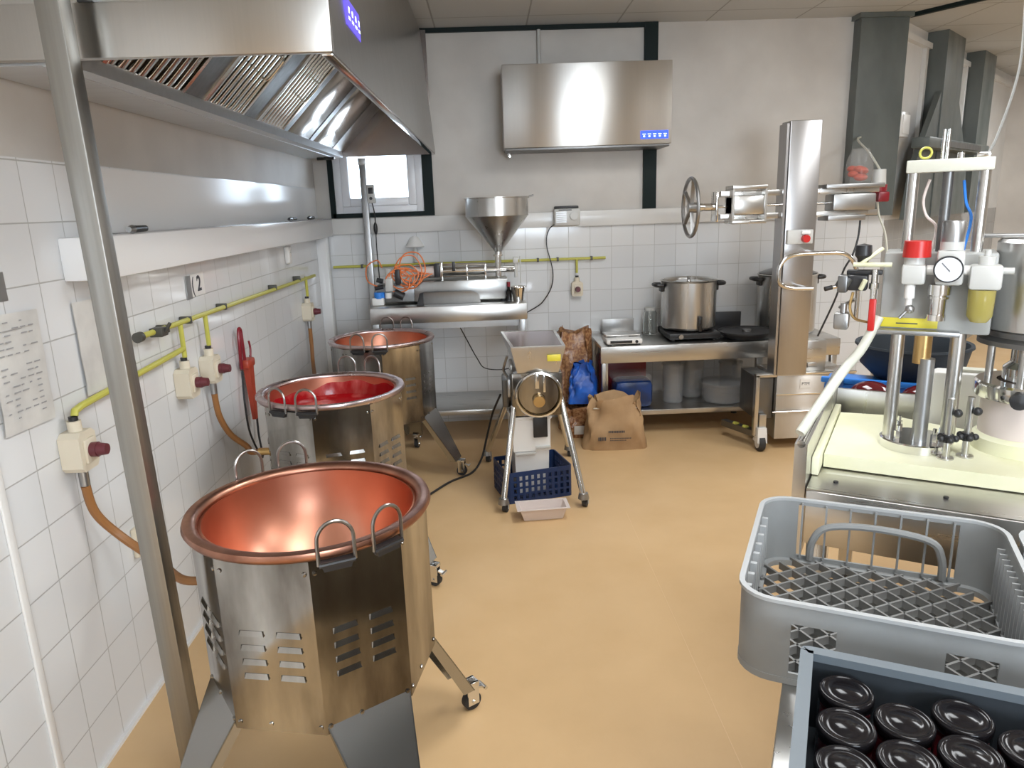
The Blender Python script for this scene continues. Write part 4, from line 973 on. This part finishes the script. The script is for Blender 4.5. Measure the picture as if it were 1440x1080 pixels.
# ------------------------------------------------------------------ cable rail and box on the slanting wall
def on_slant(o): o.matrix_world = Q @ o.matrix_basis; return o
t = thing('cable_rail', 'dark horizontal rail fixed across the columns of the slanting wall', 'rail', (0, 0, 0)); on_slant(t)
B().box(.02, 1.85, -.26, -.145, 1.845, 1.915, .006).obj('channel', M['green_steel'], t)
B().box(.3, 1.5, -.27, -.259, 1.86, 1.90).obj('front_strip', M['dark_steel'], t)
t = thing('white_box', 'small white box on the slanting wall beside the green grey column', 'box', (0, 0, 0)); on_slant(t)
B().box(.03, .22, -.07, -.002, 1.93, 2.10, .01).obj('case', M['white_gloss'], t); B().box(.05, .20, -.076, -.069, 1.95, 2.08, .004).obj('cover', M['white'], t)

# ------------------------------------------------------------------ filling station on the steel table at the right
RA = -math.radians(31)
FT = (.764, 1.66, 0)
t = thing('machine_table', 'stainless steel table with raised edges under the jar filling machine', 'table', FT, RA)
B().box(-.0, 1.25, 0, 1.30, .80, .84, .003).box(0, 1.25, -.004, .01, .70, .84, .002).box(0, 1.25, .0, .13, .84, .8435).obj('tabletop', M['steel_h'], t)
B().hexa([(-.034, 0, .66), (-.004, 0, .66), (-.004, .92, .66), (-.034, .92, .66)], [(-.034, 0, .957), (-.004, 0, .957), (-.004, .92, .957), (-.034, .92, .957)]).obj('side_panel', M['steel'], t)
B().cyl((-.019, .0, .957), (-.019, .92, .957), .010).obj('edge_roll', M['chrome'], t)
B().box(-.004, .6, .70, .712, .84, .935, .002).obj('back_splash', M['steel'], t)
for x in (.06, .30, .52): B().cyl((x, .07, .84), (x, .07, .848), .006, n=10).obj('bolt', M['black'], t)
for x, y in ((.03, .05), (1.2, .05), (.03, 1.25), (1.2, 1.25)):
    lg = B().box(x - .025, x + .025, y - .025, y + .025, .0, .80, .003).obj('leg', M['steel'], t)
    B().cyl((x, y, 0), (x, y, .012), .038).obj('foot', M['black'], lg)
t = thing('cutting_board', 'thick cream plastic board on the steel table under the filling machine', 'board', FT, RA)
bp = [(.018, .178), (1.0, .178), (1.0, .55), (.60, .55), (.42, .54), (.29, .575), (.16, .63), (.018, .61)]
B().hexa([(x, y, .8442) for x, y in bp], [(x, y, .88) for x, y in bp]).obj('slab', M['board'], t)
B().box(-.003, .015, .10, .655, .845, .895, .003).obj('edge_strip', M['board'], t)

t = thing('jar_filler', 'pneumatic jar filler with red knob, pressure gauge and steel columns on the cream board', 'filler', FT, RA)
Z0 = .8802
def cl(n, x, y, z0, z1, r, m, par, r2=None): return B().cyl((x, y, z0), (x, y, z1), r, r2, 28).obj(n, m, par)
fl = B().lathe([(.088, 0), (.088, .022), (.084, .025), (.0001, .025)], (.228, .345, Z0), 56).obj('base_flange', M['chrome'], t)
for x, y in ((.185, .30), (.27, .30), (.185, .40), (.29, .37)): B().cyl((x, y, Z0 + .02), (x, y, Z0 + .05), .009, n=6).cyl((x, y, Z0 + .05), (x, y, Z0 + .065), .005).obj('bolt', M['chrome'], fl)
cl('column', .163, .335, Z0 + .02, 1.20, .0165, M['steel'], t)
cl('column', .235, .31, Z0 + .02, 1.13, .0185, M['dull'], t)
cl('column', .300, .345, Z0 + .02, 1.20, .018, M['steel'], t)
cl('brass_bush', .222, .32, 1.115, 1.20, .021, M['brass'], t)
B().box(.115, .365, .32, .47, 1.195, 1.40, .006).obj('control_body', M['body_grey'], t)
B().box(.105, .30, .285, .32, 1.192, 1.204, .002).obj('base_plate', M['dull'], t)
lb = B().box(.118, .250, .316, .3202, 1.207, 1.232, .001).obj('yellow_label', M['yellow'], t)
B().box(.155, .205, .3150, .3158, 1.2165, 1.2195).obj('label_print', M['ink'], lb)
# red knobbed valve
rv = B().box(.158, .212, .25, .31, 1.325, 1.375, .008).cyl((.185, .28, 1.375), (.185, .28, 1.392), .024).obj('slide_valve', M['regulator'], t)
B().cyl((.188, .28, 1.392), (.188, .28, 1.432), .032, .030, 32).obj('red_knob', M['red'], rv)
B().cyl((.18, .27, 1.29), (.18, .27, 1.33), .012).cyl((.18, .27, 1.27), (.18, .27, 1.292), .008).obj('nipple', M['white'], rv)
B().ball((.184, .262, 1.263), .011).cyl((.18, .26, 1.262), (.162, .255, 1.24), .004).obj('drain_lever', M['dull'], rv)
# regulator with gauge
rg = B().box(.232, .292, .25, .31, 1.325, 1.41, .008).cyl((.262, .28, 1.41), (.262, .28, 1.43), .026).obj('pressure_regulator', M['regulator'], t)
kn = B().lathe([(.026, 0), (.026, .045), (.023, .05), (.0001, .05)], (.262, .28, 1.43), 18).obj('ribbed_knob', M['dull'], rg)
B().cyl((.258, .25, 1.366), (.258, .232, 1.366), .032, n=36).obj('gauge_case', M['black'], rg)
B().cyl((.258, .2325, 1.366), (.258, .2315, 1.366), .0285, n=36).bar((.258, .231, 1.366), (.246, .231, 1.38), .002, .001).obj('gauge_dial', M['dial'], rg)
B().bar((.262, .2305, 1.362), (.244, .2305, 1.382), .003, .001).obj('gauge_needle', M['ink'], rg)
B().cyl((.245, .28, 1.325), (.245, .28, 1.30), .026).cyl((.245, .28, 1.30), (.245, .28, 1.25), .018).cyl((.245, .28, 1.295), (.245, .28, 1.290), .024).cyl((.243, .28, 1.25), (.243, .28, 1.235), .022).obj('filter_stem', M['chrome'], rg)
B().cyl((.213, .28, 1.36), (.232, .28, 1.36), .012).cyl((.292, .28, 1.36), (.306, .28, 1.36), .012).obj('coupling', M['white'], rg)
# lubricator with amber bowl
lu = B().box(.304, .372, .25, .31, 1.315, 1.375, .008).cyl((.338, .28, 1.375), (.338, .28, 1.395), .018).cyl((.338, .28, 1.395), (.338, .28, 1.41), .007).cyl((.372, .28, 1.36), (.395, .28, 1.36), .008).obj('lubricator', M['regulator'], t)
B().lathe([(.0001, 1.232), (.018, 1.235), (.028, 1.25), (.03, 1.315)], (.335, .28, 0), 28).obj('amber_bowl', M['amber'], lu)
# piston frame above
cl('frame_rod', .163, .37, 1.40, 1.60, .0135, M['steel'], t); cl('frame_rod', .318, .37, 1.40, 1.60, .0135, M['steel'], t)
cl('piston_rod', .24, .37, 1.40, 1.60, .0125, M['dark_steel'], t)
B().box(.145, .335, .345, .395, 1.597, 1.628, .003).obj('frame_bar', M['rail'], t)
B().cyl((.222, .38, 1.628), (.222, .38, 1.70), .004).cyl((.232, .38, 1.628), (.232, .38, 1.70), .004).cyl((.262, .37, 1.628), (.262, .37, 1.642), .008).box(.295, .325, .35, .38, 1.628, 1.64, .003).obj('guide_pins', M['chrome'], t)
B().tube([(.185 + .013 * math.cos(2 * PI * k / 20), .365, 1.645 + .013 * math.sin(2 * PI * k / 20)) for k in range(20)], .003, 6, True).obj('hose_loop', M['gas'], t)
B().tube(smooth([(.20, .38, 1.58), (.19, .39, 1.53), (.20, .39, 1.49), (.225, .39, 1.46), (.22, .38, 1.40)], 5), .0035, 6).obj('pink_line', M['tray_plastic'], t)
B().tube(smooth([(.275, .38, 1.575), (.285, .39, 1.52), (.30, .39, 1.48), (.29, .38, 1.40)], 5), .0035, 6).obj('blue_line', M['blue_edge'], t)
B().tube(smooth([(.31, .37, 1.628), (.34, .5, 1.68), (.40, .9, 1.9), (.42, 1.3, 2.2), (.45, 1.6, 2.45), (.48, 1.9, 2.69)], 6), .0035, 6).obj('supply_cable', M['cable_grey'], t)
# valve cluster on the left
vc = B().box(.035, .082, .27, .33, 1.305, 1.345, .005).box(.03, .115, .285, .315, 1.345, 1.357, .003).obj('air_valve', M['black'], t)
B().lathe([(.012, 0), (.014, .02), (.021, .03), (.019, .055), (.0001, .06)], (.066, .30, 1.365), 20).obj('knob', M['black'], vc)
B().cyl((.045, .28, 1.372), (.135, .28, 1.372), .006).cyl((.06, .28, 1.372), (.11, .31, 1.412), .005).cyl((.068, .262, 1.31), (.078, .255, 1.335), .006).obj('cream_tube', M['board'], vc)
B().cyl((.02, .28, 1.31), (.035, .28, 1.34), .018).box(.012, .036, .26, .30, 1.30, 1.345, .004).obj('clamp', M['dark_steel'], vc)
B().tube(smooth([(.05, .28, 1.30), (.045, .28, 1.26), (.06, .28, 1.23), (.10, .29, 1.22)], 5), .0035, 6).obj('yellow_line', M['brass'], vc)
B().cyl((.098, .28, 1.36), (.098, .28, 1.285), .008).cyl((.098, .28, 1.31), (.098, .28, 1.325), .012).obj('ball_valve', M['chrome'], t)
B().box(.09, .107, .272, .288, 1.20, 1.285, .004).obj('red_lever', M['red'], t)
B().box(.008, .045, .27, .31, 1.20, 1.245, .006).cyl((.03, .28, 1.245), (.03, .28, 1.27), .008).obj('valve_block', M['dull'], t)
B().tube(smooth([(.115, .30, 1.235), (.083, .27, 1.155), (.053, .2, 1.115), (.015, .10, 1.052), (-.012, .03, 1.005), (-.024, .005, .983)], 8), .0125, 12).obj('pale_hose', M['rail'], t)
# star knob stems at the front of the flange
for x, y in ((.298, .262), (.342, .298)):
    s_ = B().cyl((x, y, Z0), (x, y, Z0 + .16), .0085, n=14).cyl((x, y, Z0), (x, y, Z0 + .004), .02).obj('clamp_stem', M['steel'], t)
    k_ = B()
    for q_ in range(5):
        a_ = 2 * PI * q_ / 5; k_.ball((x + .018 * math.cos(a_), y + .018 * math.sin(a_), Z0 + .055), .009, n=6)
    k_.cyl((x, y, Z0 + .045), (x, y, Z0 + .065), .014).obj('star_knob', M['black'], s_)
    B().ball((x + .016, y - .008, Z0 + .125), .011, n=8).obj('side_knob', M['black'], s_)

t = thing('jar_capper', 'second machine unit with a big steel cylinder and ring clamp, right of the jar filler', 'capper', FT, RA)
cx, cy = .47, .425
B().lathe([(.112, 0), (.112, .035), (.102, .045), (.0001, .045)], (cx, cy, Z0), 56).obj('base_ring', M['board'], t)
B().lathe([(.10, 0), (.10, .10), (.085, .115), (.085, .02), (.0001, .02)], (cx, cy, Z0 + .045), 48).obj('clear_guard', M['tray_plastic'], t)
cr = B().openlathe([(.07, 1.025), (.118, 1.025), (.12, 1.03), (.12, 1.06), (.115, 1.066), (.07, 1.066)], (cx, cy, 0), 56).obj('clamp_ring', M['chrome'], t)
B().lathe([(.016, 0), (.02, .01), (.02, .03), (.0001, .034)], n=18, M=Matrix.Translation((cx - .03, cy - .118, 1.04)) @ Matrix.Rotation(PI / 2, 4, 'X')).obj('clamp_knob', M['black'], cr)
for k in range(4):
    a_ = PI / 4 + PI / 2 * k + .5; cl('column', cx + .09 * math.cos(a_), cy + .09 * math.sin(a_), 1.066, 1.17, .0095, M['steel'], t)
B().lathe([(.06, 1.066), (.06, 1.10), (.045, 1.115), (.045, 1.17)], (cx, cy, 0), 40).obj('chuck', M['chrome'], t)
B().lathe([(.125, 0), (.125, .012), (.105, .02), (.105, .034), (.0001, .034)], (cx, cy, 1.165), 56).obj('top_plate', M['dark_steel'], t)
B().lathe([(.102, 0), (.105, .004), (.105, .222), (.098, .23), (.0001, .232)], (cx, cy, 1.199), 64).obj('air_cylinder', M['steel'], t, 30)
B().box(cx - .14, cx + .1, cy - .015, cy + .015, 1.431, 1.441, .003).obj('handle_bar', M['dull'], t)
def rt_(label, n, x, y, z, c): return thing(n, label, c, tuple(Matrix.Translation(FT) @ Matrix.Rotation(RA, 4, 'Z') @ Vector((x, y, z))), RA)
t = rt_('white plastic block standing behind the jar filler columns', 'white_container', .36, .655, .8402, 'container')
B().box(-.10, .12, -.035, .035, 0, .19, .012).obj('body', M['white'], t); B().box(-.05, .06, -.02, .02, .188, .20, .004).obj('cap', M['rail'], t)
for k, (x, lab) in enumerate(((.09, 'left bag of dark red jam lying behind the jar filler'), (.245, 'right bag of dark red jam lying behind the jar filler'))):
    t = rt_(lab, 'jam_bag', x, .83, .8402, 'bag')
    B().ball((0, 0, .048), .06, 1.15, 1.0, .8, 12).obj('film', M['jam_dark'], t)
t = rt_('blue tray lying slanted behind the left edge of the filling table', 'blue_tray', .06, .955, .8402, 'tray')
B().box(-.14, .26, -.02, .0, .055, .075, .004).box(-.13, .24, -.012, .16, .0, .055, .01).obj('edge', M['blue_edge'], t)
t = rt_('dark grey round basin behind the jar filler', 'basin', .20, 1.13, .8957, 'basin')
B().openlathe([(.12, 0), (.17, .05), (.185, .12), (.192, .12), (.19, .128), (.178, .126), (.163, .055), (.0001, .012), (.0001, 0)], n=56).obj('bowl', M['slate'], t)

# ------------------------------------------------------------------ crates on the table in the right foreground
CA = -math.radians(26)
P0 = Matrix.Translation((.456, .966, 0)) @ Matrix.Rotation(CA, 4, 'Z')
def ct(label, n, x, y, z, c, group=None): return thing(n, label, c, tuple(P0 @ Vector((x, y, z))), CA, group)
t = ct('steel table in the right foreground under the grey racks and the jar crate', 'crate_table', 0, 0, 0, 'table')
B().box(-.03, 1.5, -.75, .50, .705, .745, .003).box(-.03, 1.5, .48, .50, .64, .705).box(-.03, -.01, -.75, .48, .64, .705).obj('tabletop', M['steel'], t)
B().box(.05, .06, -.70, .44, .03, .705).box(.06, 1.4, .43, .44, .03, .705).obj('side_panel', M['dark_steel'], t)  # unseen dark panels added to darken what the near kettle reflects
for x, y in ((.02, .46), (1.4, .46), (.02, -.7), (1.4, -.7)):
    lg = B().box(x - .02, x + .02, y - .02, y + .02, 0, .705, .003).obj('leg', M['steel'], t); B().cyl((x, y, 0), (x, y, .012), .032).obj('foot', M['black'], lg)

def rack(label, x, y, first):
    t = ct(label, 'dish_rack', x, y, .7455, 'rack')
    W_ = .455; H_ = .152
    pa = rrect(W_, W_, .06, 6, 24); n = len(pa); per = 7 + 24 - 1
    zs = [0, .022, .05, .075, .115, .142, H_]
    def mk(i, j):
        q, r = divmod(i, per)
        s_ = r - 6      # position along the straight side, 0..24
        if j in (0, 5): return True
        if r < 6 or s_ < 1 or s_ > 22: return True
        if q == 1 and j in (1, 2, 3, 4): return False                    # far side: one wide window (bars are added below)
        if q == 3 and j in (1, 2, 3) and (s_ in (2, 3, 4, 5, 6) or s_ in (18, 19, 20, 21, 22)): return False   # near side: two small windows
        if q == 2 and j in (3, 4) and s_ % 2 == 0: return False           # left side: slots
        return True
    wl = B().sheet(pa, zs, mk, .005).obj('side_walls', M['grey_crate'], t)
    B().sheet([(p[0] + p[2] * .004, p[1] + p[3] * .004, p[2], p[3]) for p in pa], [H_ - .002, H_ + .004], lambda i, j: True, .0095).obj('rim', M['grey_rim'], t)
    B().sheet([(p[0] + p[2] * .001, p[1] + p[3] * .001, p[2], p[3]) for p in pa], [0, .012], lambda i, j: True, .02).obj('foot_band', M['grey_crate'], t)
    h_ = W_ / 2
    for k in range(7):
        xx = -.145 + k * .048
        B().box(xx - .002, xx + .002, h_ - .012, h_ - .004, .02, H_ - .004).obj('window_bar', M['grey_crate'], t)
    B().tube(smooth([(-.125, h_ - .016, .022), (-.12, h_ - .02, .07), (-.09, h_ - .02, .105), (0, h_ - .02, .116), (.10, h_ - .02, .105), (.125, h_ - .02, .07), (.13, h_ - .016, .022)], 6), .008, 8).obj('hand_grip', M['grey_crate'], t)
    rb = B()
    for k in range(15):
        yy = -.165 + k * .0235
        rb.box(h_ - .018, h_ - .004, yy - .0018, yy + .0018, .01, .128)
    rb.obj('inner_ribs', M['grey_rim'], t)
    rb = B()
    for k in range(8):
        yy = -.15 + k * .043
        rb.box(-h_ + .004, -h_ + .016, yy - .0045, yy + .0045, .04, .132)
    rb.obj('inner_ribs', M['grey_rim'], t)
    gr = B(); e = h_ - .012; st = .052
    for sg in (1, -1):
        for k in range(-13, 14):
            c = k * st * 1.0
            # line y = sg*x + c clipped to the square
            pts = []
            xa, xb = -e, e
            ya, yb = sg * xa + c, sg * xb + c
            def clip(xa, ya, xb, yb):
                for lo_, hi_, f in ((-e, e, 1),):
                    if ya > yb: xa, ya, xb, yb = xb, yb, xa, ya
                    if yb < lo_ or ya > hi_: return None
                    if ya < lo_: xa, ya = xa + (lo_ - ya) * (xb - xa) / (yb - ya), lo_
                    if yb > hi_: xb, yb = xb + (hi_ - yb) * (xa - xb) / (ya - yb), hi_
                return xa, ya, xb, yb
            r_ = clip(xa, ya, xb, yb)
            if r_ and math.hypot(r_[2] - r_[0], r_[3] - r_[1]) > .1:
                L_ = math.hypot(r_[2] - r_[0], r_[3] - r_[1]); f_ = .045 / L_ if abs(c) < .02 else 0
                a_ = Vector((r_[0], r_[1], .010)); b_ = Vector((r_[2], r_[3], .010))
                gr.bar(a_.lerp(b_, f_), b_.lerp(a_, f_), .0045, .016)
    gr.obj('base_lattice', M['lattice'], t)
    return t
rack('grey plastic dish rack with lattice base overhanging the table, left of the other rack', .118, .318, True)
rack('grey plastic dish rack cut off by the right edge of the photo', .592, .318, False)
# jar crate
JW, JD, JH = .60, .40, .1345
t = ct('dark slate plastic crate holding black lidded jars in the near right corner', 'jar_crate', 0, 0, .7455, 'crate')
pa = rrect(JW, JD, .008, 2, 8)
pa = [(x + JW / 2, y - JD / 2, nx, ny) for x, y, nx, ny in pa]
B().sheet(pa, [0, JH], lambda i, j: True, .012).obj('side_walls', M['slate'], t)
B().sheet([(x + nx * .003, y + ny * .003, nx, ny) for x, y, nx, ny in pa], [JH - .012, JH + .001], lambda i, j: True, .0185).obj('rim', M['slate_rim'], t)
B().box(.01, JW - .01, -JD + .01, -.01, 0, .006).obj('bottom', M['slate'], t)
def jar_parts(t):
    B().openlathe([(.0001, 0), (.033, 0), (.0365, .005), (.0365, .085), (.031, .094), (.031, .099), (.028, .099), (.028, .092), (.033, .084), (.033, .006), (.0001, .003)], n=32).obj('glass_body', M['glass'], t)
    B().lathe([(.0001, .004), (.0325, .007), (.0325, .08), (.0001, .082)], n=24).obj('jam', M['dark_red'], t)
    B().lathe([(.035, .088), (.037, .090), (.0378, .102), (.0366, .1055), (.033, .107), (.031, .1055), (.029, .1045), (.02, .1045), (.018, .106), (.0001, .106)], n=48).obj('lid', M['lidjar'], t, 60)
rows = ['against the far crate wall', 'second from the far crate wall', 'third from the far crate wall', 'fourth from the far crate wall']
cols = ['leftmost column', 'second column', 'third column', 'fourth column', 'rightmost column']
proto = None
for ci, (x, y0_) in enumerate(((.062, -.056), (.134, -.094), (.206, -.056), (.278, -.094), (.350, -.056))):
    for ri in range(4):
        lab = 'black lidded jar in the ' + cols[ci] + ', ' + rows[ri]
        yy = y0_ - ri * .0775
        if proto is None:
            proto = ct(lab, 'jam_jar', x, yy, .7525, 'jar', 'black lidded jars in the slate crate'); jar_parts(proto)
        else:
            j = copy_tree(proto); j.location = P0 @ Vector((x, yy, .7525)); j['label'] = lab
